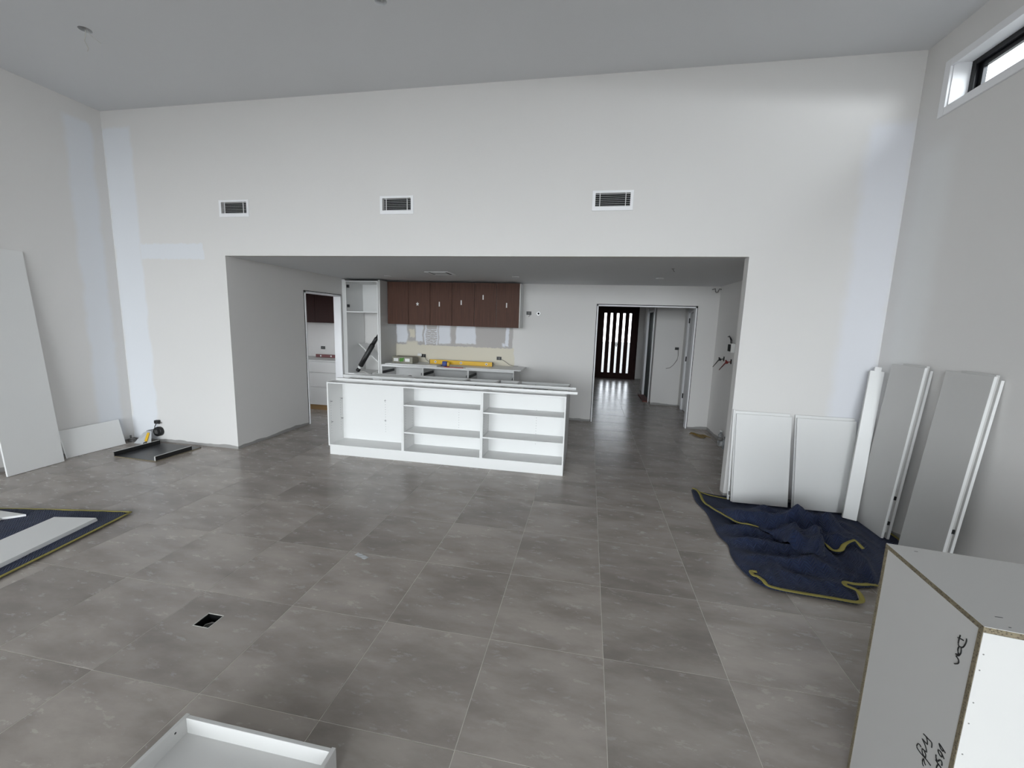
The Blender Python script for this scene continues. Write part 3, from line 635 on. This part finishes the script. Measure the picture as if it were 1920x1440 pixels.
# hall socket
t_ = thing('wall_box', 'black open socket with a dangling wire on the hall wall', 'socket', (1.885, YH1, 1.255), group='unfinished wall sockets')
part('bracket', MB().box(1.845, 1.925, YH1-.006, YH1, 1.23, 1.285), M['black'], t_)
part('cable', MB().tube([(1.91, YH1-.01, 1.24), (1.915, YH1-.04, 1.12), (1.90, YH1-.05, 1.02), (1.83, YH1-.04, .90), (1.77, YH1-.03, .84), (1.69, YH1-.03, .82)], .005), M['wire_grey'], t_)

# ------------------------------------------------------------------ left side: leaning boards, tray, reel
def leaning(name, lab, cat, foot, along, width, height, top_off, thick, mat, group=None, z0=.0, extra=None, bevel=.001):
    """board whose foot edge runs from foot along the unit vector; it leans by top_off (vector, horizontal)"""
    al = Vector(along).normalized(); upv = Vector(top_off) + Vector((0, 0, math.sqrt(max(height**2-Vector(top_off).length**2, .01)))); upv.normalize()
    n = al.cross(upv).normalized()
    rot = Matrix((al, upv, n)).transposed()
    return thing(name, lab, cat, (foot[0], foot[1], z0), rot, group)
t_ = leaning('tall_board', 'tall white cabinet panel leaning at the left edge against the left wall', 'panel', (-5.665, 2.985), (-.09, 1, 0), .49, 2.30, (-.19, .0, 0), .018, None, z0=.004)
part('board', MB().box(0, .49, 0, 2.28, -.018, 0), M['white'], t_, .001, world=False)
t_ = leaning('low_board', 'low white panel leaning on the left wall beside the tall panel', 'panel', (-5.79, 3.55), (.04, 1, 0), .6, .33, (-.08, 0, 0), .016, None, z0=.002)
part('board', MB().box(0, .60, 0, .325, -.016, 0), M['white'], t_, .001, world=False)
# black drawer tray, chipboard edges
t_ = thing('black_tray', 'low black laminated tray with chipboard edges on the floor, left', 'tray', (-5.07, 4.0, 0), Matrix.Rotation(-.03, 3, 'Z'))
hx, hy = .305, .275
part('base', MB().box(-hx, hx, -hy, hy, 0, .010), M['chip'], t_, world=False)
part('lining', MB().box(-hx+.002, hx-.002, -hy+.002, hy-.002, .010, .012), M['charcoal'], t_, world=False)
part('side', MB().box(-hx, -hx+.016, -hy, hy-.04, .012, .062), M['black_gloss'], t_, world=False)
part('side', MB().box(hx-.016, hx, -hy, hy-.12, .012, .062), M['black_gloss'], t_, world=False)
part('raw_edge', MB().box(-hx, -hx+.016, -hy, hy-.04, .062, .0635).box(hx-.016, hx, -hy, hy-.12, .062, .0635).box(hx-.0165, hx, -hy-.001, -hy, .012, .062), M['panelgrey'], t_, world=False)
# cord reel and plug on the wall
t_ = thing('cord_reel', 'black cord reel hanging on the far wall in the left corner', 'reel', (-5.475, YF, .144))
part('spool', MB().cyl((-5.475, YF-.05, .144), .062, .05, 'Y', 28), M['black'], t_, .004)
part('hub', MB().cyl((-5.475, YF-.056, .144), .026, .008, 'Y', 18), M['charcoal'], t_)
mb = MB()
for k in range(3): mb.box(-5.50+k*.016, -5.493+k*.016, YF-.058, YF-.056, .118, .168)
part('spoke', mb, M['wire_grey'], t_)
part('plug', MB().box(-5.51, -5.455, YF-.05, YF-.005, .25, .295).cyl((-5.455, YF-.04, .262), .012, .03, 'X', 10), M['black'], t_, .006)
part('cable', MB().tube([(-5.52, YF-.04, .175), (-5.51, YF-.04, .21), (-5.49, YF-.035, .25)], .005).tube([(-5.52, YF-.04, .175), (-5.58, YF-.05, .16), (-5.64, YF-.04, .145), (-5.63, YF-.06, .135)], .004), M['black'], t_)
t_ = thing('packaging_bag', 'pale plastic packaging with a yellow label under the black reel', 'bag', (-5.6, 4.27, 0))
part('sheet', MB().prism([(-5.71, 4.20, .003), (-5.46, 4.20, .003), (-5.50, 4.25, .15), (-5.58, 4.27, .155), (-5.63, 4.26, .13)], (.005, .012, .008)), M['clearbag'], t_)
part('yellow_tag', MB().prism([(-5.545, 4.205, .04), (-5.505, 4.205, .04), (-5.50, 4.243, .145), (-5.535, 4.243, .145)], (.002, -.006, .004)), M['yellow'], t_)
part('print', MB().prism([(-5.56, 4.195, .01), (-5.545, 4.195, .01), (-5.54, 4.205, .03), (-5.55, 4.205, .03)], (0, -.004, .002)).prism([(-5.53, 4.20, .02), (-5.515, 4.20, .02), (-5.515, 4.21, .04), (-5.53, 4.21, .04)], (0, -.004, .002)), M['black'], t_)
solo('timber_offcuts', MB().box(-5.86, -5.78, 4.24, 4.30, 0, .02).box(-5.87, -5.80, 4.26, 4.29, .02, .035).box(-5.89, -5.875, 4.29, 4.305, .0, .07), M['wire_grey'], 'small grey scraps on the floor in the left corner', 'debris', bevel=.001, loc=(-5.82, 4.28, 0))
# label scrap on the tiles
t_ = thing('paper_label', 'small crumpled paper label lying on the tiles mid floor', 'label', (-1.52, 2.51, 0))
bm = bmesh.new(); vs = []
for i in range(7):
    for jj in range(3):
        x = -1.572+i*.0172; vs.append(bm.verts.new((x + .012*(jj/2), 2.527 - i*.0065 + jj*.016 - .008, .0015+.004*abs(math.sin(i*1.3+jj)))))
for i in range(6):
    for jj in range(2): bm.faces.new((vs[i*3+jj], vs[(i+1)*3+jj], vs[(i+1)*3+jj+1], vs[i*3+jj+1]))
o = finish('scrap', bm, M['clearbag'], t_)
sm = o.modifiers.new('thickness', 'SOLIDIFY'); sm.thickness = .0006
# floor box
t_ = thing('floor_box', 'open square floor socket with cables in the foreground tiles', 'floor socket', (-1.99, 1.75, 0))
x0, x1, y0, y1 = HB
part('housing', MB().box(x0+.0002, x0+.002, y0+.0002, y1-.0002, -.1, -.002).box(x1-.002, x1-.0002, y0+.0002, y1-.0002, -.1, -.002).box(x0+.002, x1-.002, y0+.0002, y0+.002, -.1, -.002).box(x0+.002, x1-.002, y1-.002, y1-.0002, -.1, -.002).box(x0+.0002, x1-.0002, y0+.0002, y1-.0002, -.112, -.1), M['black'], t_)
part('rim', type('o', (), {'bm': plate(rect(x0-.003, x1+.003, y0-.003, y1+.003), [rect(x0+.0003, x1-.0003, y0+.0003, y1-.0003)], 'Z', .0002, .0010)})(), M['wire_white'], t_)
mb = MB()
for k in range(4): mb.tube([(x0+.03+.01*k, y0+.005, -.04), (x0+.045+.008*k, y0+.03, -.015-.008*k), (x1-.03, y0+.05+.006*k, -.012-.01*k), (x1-.004, y0+.07, -.03)], .0045)
part('cable', mb, M['wire_grey'], t_)

# ------------------------------------------------------------------ quilted moving blankets
def catmull(P, n=8):
    P = [Vector(p) for p in P]; Q = []
    for i in range(len(P)-1):
        a, b, c, d = P[max(i-1, 0)], P[i], P[i+1], P[min(i+2, len(P)-1)]
        for k in range(n):
            t = k/n; Q.append(.5*((2*b)+(c-a)*t+(2*a-5*b+4*c-d)*t*t+(3*b-a-3*c+d)*t**3))
    return Q+[P[-1]]
def resample(P, n):
    P = catmull([(p[0], p[1], 0) for p in P]); L = [0]
    for a, b in zip(P, P[1:]): L.append(L[-1]+(b-a).length)
    out = []; k = 0
    for i in range(n):
        s = L[-1]*i/(n-1)
        while k < len(L)-2 and L[k+1] < s: k += 1
        f = (s-L[k])/max(L[k+1]-L[k], 1e-9); out.append(P[k].lerp(P[k+1], min(f, 1)))
    return out
def coons(bot, rgt, top, lft, nu, nv):
    b, t = resample(bot, nu), resample(top, nu); l, r = resample(lft, nv), resample(rgt, nv); G_ = []
    for j in range(nv):
        v = j/(nv-1); row = []
        for i in range(nu):
            u = i/(nu-1)
            row.append((1-v)*b[i]+v*t[i]+(1-u)*l[j]+u*r[j]-((1-u)*(1-v)*b[0]+u*(1-v)*b[-1]+(1-u)*v*t[0]+u*v*t[-1]))
        G_.append(row)
    return G_
def ridge(x, y, pts, amp, wid):
    best = 9
    for (ax_, ay), (bx, by) in zip(pts, pts[1:]):
        dx_, dy_ = bx-ax_, by-ay; t = max(0, min(1, ((x-ax_)*dx_+(y-ay)*dy_)/(dx_*dx_+dy_*dy_)))
        best = min(best, math.hypot(x-ax_-t*dx_, y-ay-t*dy_))
    return amp*(.55*math.exp(-(best/wid)**2)+.45*math.exp(-1.6*best/wid))
def sheet(name, G_, hf, parent, thick=.006, edge=True):
    bm = bmesh.new(); V = [[bm.verts.new((p.x, p.y, hf(p.x, p.y, i/(len(r)-1), j/(len(G_)-1)))) for i, p in enumerate(r)] for j, r in enumerate(G_)]
    for j in range(len(V)-1):
        for i in range(len(V[0])-1): bm.faces.new((V[j][i], V[j][i+1], V[j+1][i+1], V[j+1][i]))
    o = finish(name, bm, M['quilt'], parent, smooth=True)
    s = o.modifiers.new('thickness', 'SOLIDIFY'); s.thickness = thick; s.offset = -1
    return o
def crease(x, y):
    a = math.sin(9*x+8*y+2.0*math.sin(5*y-3*x)); b = math.sin(-5*x+12*y+2.2*math.sin(5*x+2*y)+1.3); c = math.sin(21*x-13*y+2*math.sin(8*y))
    return (.5+.5*a)**3*.8 + (.5+.5*b)**3*.8 + (.5+.5*c)**2*.22
def wob(x, y): return .5+.5*math.sin(9*x+5*math.sin(6*y+1))*math.sin(8*y-3*x+2*math.sin(7*x))
RR = [([(1.22, 3.35), (1.55, 3.30), (1.85, 3.22)], .045, .06), ([(1.27, 3.10), (1.6, 3.08), (1.9, 3.0)], .035, .05),
      ([(1.20, 3.62), (1.5, 3.52), (1.66, 3.40)], .035, .05), ([(1.62, 3.05), (1.80, 3.25), (1.83, 3.48)], .06, .07),
      ([(2.02, 3.05), (2.06, 3.3), (2.12, 3.5)], .07, .07), ([(1.45, 2.95), (1.75, 2.86)], .03, .05), ([(2.2, 3.5), (2.35, 3.75)], .03, .06), ([(1.3, 2.86), (1.38, 3.0)], .04, .05)]
def h_base(x, y, u, v):
    e = min(u, 1-u)*8; e = min(1, e, v*8) if v < .5 else min(1, e)
    h = .012 + .008*wob(x, y)*e + sum(ridge(x, y, *r) for r in RR)*max(.15, min(1, e))
    h += .030*crease(x, y)*max(0, min(1, e))
    k = max(0, min(1, (y-3.90)/.12)); h = h*(1-k)+.012*k
    if x > 2.30: k = max(0, min(1, (x-2.30)/.1)); h = h*(1-k)+.010*k
    return h
mv = thing('moving_blanket', 'crumpled navy quilted blanket with yellow hem under the boards, right', 'blanket', (1.8, 3.5, 0))
bot = [(1.200, 2.836), (1.275, 2.775), (1.441, 2.756), (1.62, 2.744), (1.76, 2.735), (1.80, 2.80), (1.84, 2.90), (2.007, 2.965)]
lft = [(1.200, 2.836), (1.155, 3.0), (1.151, 3.162), (1.177, 3.308), (1.15, 3.491), (1.167, 3.877), (1.134, 4.13), (1.160, 4.43)]
rgt = [(2.007, 2.965), (2.2, 3.2), (2.4, 3.4), (2.6, 3.62), (2.62, 4.0), (2.62, 4.33)]
top = [(1.160, 4.43), (1.30, 4.37), (1.45, 4.34), (1.9, 4.335), (2.62, 4.33)]
Gb = coons(bot, rgt, top, lft, 90, 100)
sheet('base_layer', Gb, h_base, mv)
RF = [([(1.30, 3.92), (1.45, 3.97), (1.60, 3.86), (1.80, 3.72)], .065, .08), ([(1.36, 3.72), (1.55, 3.70), (1.78, 3.62)], .055, .07),
      ([(1.72, 3.50), (1.66, 3.36), (1.60, 3.28)], .075, .07), ([(1.80, 3.66), (1.95, 3.62), (2.10, 3.66), (2.18, 3.55)], .12, .08),
      ([(1.86, 3.42), (2.0, 3.46), (2.10, 3.42)], .075, .06), ([(1.50, 3.52), (1.62, 3.44)], .04, .06), ([(2.02, 3.80), (2.16, 3.74)], .05, .06), ([(1.80, 3.38), (1.76, 3.20), (1.68, 3.10)], .06, .06)]
def h_fold(x, y, u, v):
    e = max(0, min(1, min(u*6, (1-u)*7, v*9, (1-v)*6))); e = e*e*(3-2*e)
    d = max(0, sum(ridge(x, y, *r) for r in RF)) - .014*(1-wob(x*1.3, y*1.7)) + .036*crease(x*1.15+.3, y*.95)
    k = max(0, min(1, (3.95-y)/.12))                           # stays low under the leaning boards
    return h_base(x, y, .5, .5)*.8 + .016 + (1.25*max(0, d)*(.2+.8*e))*k
fb = [(1.163, 4.416), (1.197, 4.382), (1.203, 4.258), (1.192, 4.074), (1.251, 3.856), (1.317, 3.703), (1.366, 3.589), (1.414, 3.560), (1.487, 3.58), (1.56, 3.42), (1.60, 3.25), (1.68, 3.12), (1.78, 3.16), (1.828, 3.36), (1.891, 3.37), (1.926, 3.33), (1.975, 3.33), (2.025, 3.38), (2.094, 3.37), (2.122, 3.33)]
ft = [(1.163, 4.42), (1.30, 4.22), (1.45, 4.08), (1.62, 4.02), (1.9, 3.94), (2.15, 3.86)]
fr_ = [(2.122, 3.33), (2.19, 3.5), (2.22, 3.7), (2.15, 3.86)]
Gf = coons(fb, fr_, ft, [(1.163, 4.416), (1.163, 4.418), (1.163, 4.42)], 130, 60)
sheet('folded_layer', Gf, h_fold, mv)
def hem(parent, pts, hf, w=.011, name='hem'):
    P = resample(pts, max(6, len(pts)*7)); L = []
    for p in P: L.append((p.x, p.y, hf(p.x, p.y)+.005))
    return part(name, MB().tube(L, 0, 8, flat=(w, .004)), M['hem'], parent)
hem(mv, [(1.24, 2.915), (1.205, 2.915), (1.20, 2.87), (1.225, 2.86), (1.245, 2.82), (1.275, 2.775), (1.441, 2.754), (1.62, 2.742), (1.750, 2.732), (1.803, 2.765), (1.80, 2.82), (1.757, 2.86), (1.776, 2.90), (1.824, 2.893), (1.911, 2.908), (2.007, 2.965)], lambda x, y: .018+.03*max(0, min(1, (y-2.76)/.06))*(1 if x > 1.5 else .5)*max(0, min(1, (2.0-x)/.08)), .015)
hem(mv, fb[:9], lambda x, y: h_fold(x, y, .5, .02)+.004, .013)
hem(mv, fb[13:], lambda x, y: h_fold(x, y, .5, .04)+.006, .017)
hem(mv, [(1.22, 4.37), (1.284, 4.31), (1.369, 4.272), (1.477, 4.247), (1.6, 4.25)], lambda x, y: .018, .009)
hem(mv, [(2.60, 3.62), (2.625, 3.72), (2.625, 3.85), (2.62, 4.1)], lambda x, y: .014, .010)
# left blanket, flat, running out of the picture
ml = thing('moving_blanket', 'flat navy quilted blanket with yellow hem at the left edge', 'blanket', (-4.2, 2.2, 0))
A_, B_, C_, D_ = (-3.717, 2.655), (-3.40, .95), (-5.0, .62), (-5.33, 2.33)
Gl = coons([B_, ((B_[0]+C_[0])/2, (B_[1]+C_[1])/2), C_], [C_, ((C_[0]+D_[0])/2, 1.5), D_], [A_, (-4.25, 2.56), (-4.79, 2.45), D_], [B_, (-3.553, 1.768), (-3.62, 2.15), A_], 50, 50)
sheet('base_layer', Gl, lambda x, y, u, v: .008+.004*wob(x*1.5, y*1.5), ml)
hem(ml, [A_, (-3.62, 2.15), (-3.553, 1.768), B_], lambda x, y: .010, .013)
hem(ml, [A_, (-4.25, 2.56), (-4.79, 2.45), D_], lambda x, y: .010, .010)
def flatboard(name, lab, c, ang, poly, z0, th, m, sub=None):
    t_ = thing(name, lab, 'board', (c[0], c[1], z0), Matrix.Rotation(ang, 3, 'Z'))
    part('board', MB().prism([(x, y, 0) for x, y in poly], (0, 0, th)), m, t_, .0015, world=False)
    return t_
ua = math.atan2(-.63, .125)
t_ = thing('loose_board', 'wide white board lying on the blanket at the left edge', 'board', (-3.80, 2.47, .015), Matrix.Rotation(ua, 3, 'Z'))
part('board', MB().box(0, 1.5, -.33, 0, 0, .016), M['white'], t_, .001, world=False)
part('board', MB().box(.012, 1.5, -.326, .006, .0165, .033), M['white'], t_, .001, world=False)
flatboard('board_offcut', 'small white offcut with chipboard edge on the left blanket', (-4.42, 2.40), 0, [(0, 0), (-.10, -.09), (-.06, -.16), (-.45, -.42), (-.75, -.2), (-.5, .0)], .014, .018, M['white'])

# ------------------------------------------------------------------ near white tray on the floor
t_ = thing('white_tray', 'shallow white drawer box on the floor at the bottom edge', 'drawer', (-1.16, .8, 0))
tx0, tx1, ty1, tz = -1.487, -.832, 1.180, .120
part('side', MB().box(tx0, tx0+.016, .45, ty1, 0, tz), M['panelgrey'], t_, .0015)
part('side', MB().box(tx1-.016, tx1, .45, ty1, 0, tz), M['panelgrey'], t_, .0015)
part('end_panel', MB().box(tx0+.016, tx1-.016, ty1-.018, ty1-.002, 0, tz-.003), M['panelgrey'], t_, .0015)
part('end_panel', MB().box(tx0+.016, tx1-.016, .45, .466, 0, tz-.003), M['panelgrey'], t_, .0015)
part('base', MB().box(tx0+.016, tx1-.016, .466, ty1-.018, .036, .052), M['panelgrey'], t_)
part('screw_hole', MB().cyl((tx0+.016, 1.118, .098), .004, .001, 'X', 10), M['black'], t_)

# ------------------------------------------------------------------ boards leaning at the right
def lean_y(lab, x0, x1, yf, yt, h, z0, th=.018, top_strip=True, group='cabinet doors leaning on the far wall'):
    """panel facing the room, foot at yf, head against the far wall at yt"""
    u = Vector((0, yt-yf, math.sqrt(h*h-(yt-yf)**2))).normalized(); al = Vector((1, 0, 0)); n = al.cross(u)
    rot = Matrix((al, u, n)).transposed()
    t_ = thing('short_board', lab, 'panel', (x0, yf, z0), rot, group)
    w = x1-x0
    part('board', MB().box(0, w, 0, h-.028, -.018, 0), M['white'], t_, .0015, world=False)
    part('board', MB().box(-.006, w-.004, .0, h, -.042, -.0245), M['white'], t_, .0015, world=False)
    return t_
lean_y('left of two short white cabinet doors leaning on the far wall', 1.475, 1.968, 4.165, 4.352-.04, .895, .026)
lean_y('right of two short white cabinet doors leaning on the far wall', 2.015, 2.52, 4.155, 4.352-.04, .893, .026)
u = Vector((0, .10, .9)).normalized(); al = Vector((1, 0, 0)); rot = Matrix((al, u, al.cross(u))).transposed()
t_ = thing('edge_strip', 'thin white strip leaning beside the left short cabinet door', 'strip', (1.456, 4.235, .02), rot)
part('board', MB().box(-.006, .012, 0, .90, -.016, 0), M['white'], t_, .001, world=False)
part('bracket', MB().box(.0, .016, .05, .085, 0, .006), M['wire_grey'], t_, world=False)
# long box section in the corner
f0, f1 = Vector((2.415, 4.02, .03)), Vector((2.585, 4.245, 1.385)); u = (f1-f0).normalized()
al = (Vector((.93, -.36, 0)) - u*Vector((.93, -.36, 0)).dot(u)).normalized(); n = al.cross(u)
rot = Matrix((al, u, n)).transposed()
t_ = thing('long_rail', 'long narrow white box rail leaning into the right corner', 'rail', tuple(f0), rot)
Lr = (f1-f0).length
part('face', MB().box(-.05, .05, 0, Lr-.02, -.018, 0), M['white'], t_, .001, world=False)
part('return', MB().box(-.052, -.034, 0, Lr-.02, -.045, -.018), M['panelgrey'], t_, .001, world=False)
part('spine', MB().box(-.018, .03, .02, Lr+.02, -.040, -.0185), M['white'], t_, .001, world=False)
# two double boards against the right wall
def lean_x(lab, ya, yb, xf, xt, h, z0, group='long cabinet panels leaning on the right wall'):
    al = Vector((0, -1, 0)); u = Vector((xt-xf, 0, math.sqrt(h*h-(xt-xf)**2))).normalized(); n = al.cross(u)
    rot = Matrix((al, u, n)).transposed()                     # local x towards the camera, y up the board, z out of its face
    if n.x > 0: n = -n
    t_ = thing('long_board', lab, 'panel', (xf, ya, z0), rot, group)
    s = 1 if al.cross(u).x < 0 else -1                        # +z faces the room (-X) when s == 1
    w = ya-yb
    def bx(x0, x1, y0, y1, d0, d1): return MB().box(x0, x1, y0, y1, -s*d0, -s*d1)
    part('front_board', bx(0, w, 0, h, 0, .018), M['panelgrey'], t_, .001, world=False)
    part('edge_band', bx(w, w+.001, 0, h, .0, .018), M['white'], t_, world=False)
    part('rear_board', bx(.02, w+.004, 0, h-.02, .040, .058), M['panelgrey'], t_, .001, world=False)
    part('edge_band', bx(w+.004, w+.005, 0, h-.02, .040, .058), M['white'], t_, world=False)
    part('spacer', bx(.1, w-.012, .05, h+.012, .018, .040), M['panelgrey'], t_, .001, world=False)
    for yy in (.12, .34): part('spacer_block', bx(w-.02, w-.001, yy, yy+.03, .019, .039), M['black'], t_, world=False)
    return t_
lean_x('left of two long grey white panels leaning on the right wall', 4.09, 3.73, 2.49, 2.59, 1.435, .016)
lean_x('right of two long grey white panels leaning on the right wall', 3.535, 3.165, 2.48, 2.59, 1.435, .016)
t_ = thing('cable_coil', 'small coil of white cable at the foot of the right wall', 'cable', (2.6, 4.28, .2))
mb = MB()
for k in range(4):
    c_ = Vector((2.585, 4.20+.015*k, .26-.035*k)); mb.tube([(c_.x+.02*math.sin(a*.5), c_.y+.05*math.cos(a*math.pi/8), c_.z+.055*math.sin(a*math.pi/8)) for a in range(17)], .0035, 5)
mb.tube([(2.635, 4.22, .30), (2.60, 4.2, .2), (2.60, 4.25, .1), (2.62, 4.28, .016)], .0035, 5)
part('cable', mb, M['wire_white'], t_)

# ------------------------------------------------------------------ near cabinet, right foreground
A2, B2, H2 = Vector((1.097, 1.615, 0)), Vector((1.055, 1.181, 0)), .95
dd = (B2-A2).normalized(); D2 = (B2-A2).length; wd = Vector((math.cos(math.radians(-7.5)), math.sin(math.radians(-7.5)), 0)); WD = .92; th = .016
Z = Vector((0, 0, 1))
t_ = thing('fridge_cabinet', 'large white cabinet box with raw chipboard edges, right foreground', 'cabinet', tuple(A2))
def slab(name, o, a, b, c, la, lb, lc, m, bevel=.0008):
    P = [o, o+a*la, o+a*la+b*lb, o+b*lb]
    return part(name, MB().prism(P, c*lc), m, t_, bevel)
skin = .0012
# raw chipboard boards with white faces laid on them
slab('top_board', A2+Z*(H2-th), dd, wd, Z, D2, WD, th-skin, M['chip'])
part('top_face', MB().prism([A2+Z*(H2-skin)+dd*.001+wd*.001, A2+Z*(H2-skin)+dd*(D2-.001)+wd*.001, A2+Z*(H2-skin)+dd*(D2-.001)+wd*WD, A2+Z*(H2-skin)+dd*.001+wd*WD], Z*skin), M['panelgrey'], t_)
slab('near_side', B2-dd*th, dd, wd, Z, th-skin, WD, H2-th, M['chip'])
part('near_face', MB().prism([B2-dd*skin+wd*.001, B2-dd*skin+wd*WD, B2-dd*skin+wd*WD+Z*(H2-th-.001), B2-dd*skin+wd*.001+Z*(H2-th-.001)], dd*skin), M['panelgrey'], t_)
slab('far_side', A2, dd, wd, Z, th, WD, H2-th, M['chip'])
slab('right_side', A2+wd*(WD-th)+dd*th, dd, wd, Z, D2-2*th, th, H2-th, M['chip'])
part('back_face', MB().prism([A2+dd*th+wd*.001, A2+dd*(D2-th)+wd*.001, A2+dd*(D2-th)+wd*.001+Z*(H2-th), A2+dd*th+wd*.001+Z*(H2-th)], wd*.012), M['panelgrey'], t_)
nL = -wd
ST = {
 'writing_top': [[(.3722,.8749),(.3711,.8663),(.3707,.8549),(.3717,.8465),(.3753,.843),(.3797,.8449),(.3829,.8429),(.3848,.8372),(.385,.8301),(.3823,.8214)],
  [(.3661,.8623),(.3755,.8661),(.385,.8688)], [(.3926,.8807),(.3941,.8766),(.3934,.867),(.39,.8552),(.3855,.8474),(.3808,.8448)],
  [(.3752,.8412),(.3738,.8336),(.3757,.8259),(.3793,.8206),(.3818,.8191)], [(.3698,.8144),(.3784,.8198),(.3817,.8195),(.3725,.8102),(.379,.8084),(.3837,.805),(.3844,.8001),(.3815,.7943),(.3721,.7856)]],
 'writing_middle': [[(.3182,.4993),(.3309,.5025),(.3425,.5047),(.3515,.507),(.355,.5024),(.3557,.4931)],
  [(.3286,.502),(.3344,.4986),(.3378,.4927),(.3391,.4855),(.3274,.4831),(.3179,.4814),(.3276,.4775),(.3365,.4719),(.3424,.4632)],
  [(.3426,.4625),(.3329,.4572),(.3244,.4539),(.3272,.4458),(.3334,.4412),(.3416,.4429),(.3411,.452),(.3333,.4557)],
  [(.3188,.4539),(.312,.4552),(.3057,.4501),(.3033,.4394),(.3095,.4355),(.3247,.4361),(.3447,.4406),(.3648,.442)],
  [(.348,.4231),(.3425,.4254),(.3369,.4325),(.3345,.4228),(.3365,.4153),(.3416,.4125)]],
 'writing_bottom': [[(.4027,.5284),(.3913,.5302),(.3776,.5314),(.3812,.5261),(.3888,.5227),(.3938,.5247),(.3944,.5309)],
  [(.4029,.5085),(.3944,.5135),(.3862,.5152),(.3783,.5108),(.3821,.5049),(.3894,.5029),(.3946,.5063),(.3942,.5123)],
  [(.3753,.4914),(.3768,.4837),(.3808,.479),(.3849,.4809),(.3902,.4909),(.3961,.4941),(.4,.4894),(.3999,.4837)],
  [(.3771,.4756),(.3864,.4752),(.3998,.4752)], [(.3887,.4751),(.3856,.4649),(.3852,.4577)]]}
for nm, strokes in ST.items():
    mb = MB()
    for s_ in strokes:
        P = catmull([tuple(A2+dd*q+Z*z_+nL*-.0004) for q, z_ in s_], 3); mb.tube(P, .0017, 6)
    part('handwriting', mb, M['ink'], t_)
mb = MB()
for q, z_ in ((.010, .872), (.009, .825), (.011, .728), (.011, .664), (.012, .568)):
    c_ = B2+wd*q+Z*z_+dd*.0002; mb.prism([c_+wd*.002*math.cos(a*math.pi/4)+Z*.002*math.sin(a*math.pi/4) for a in range(8)], dd*.0004)
part('screw_head', mb, M['wire_grey'], t_)
for (x, y, l) in ((1.158, 1.572, .010), (1.12, 1.232, .018), (1.117, 1.191, .006)):
    part('pencil_mark', MB().box(x, x+l, y, y+.0025, H2, H2+.0003), M['ink'], t_)
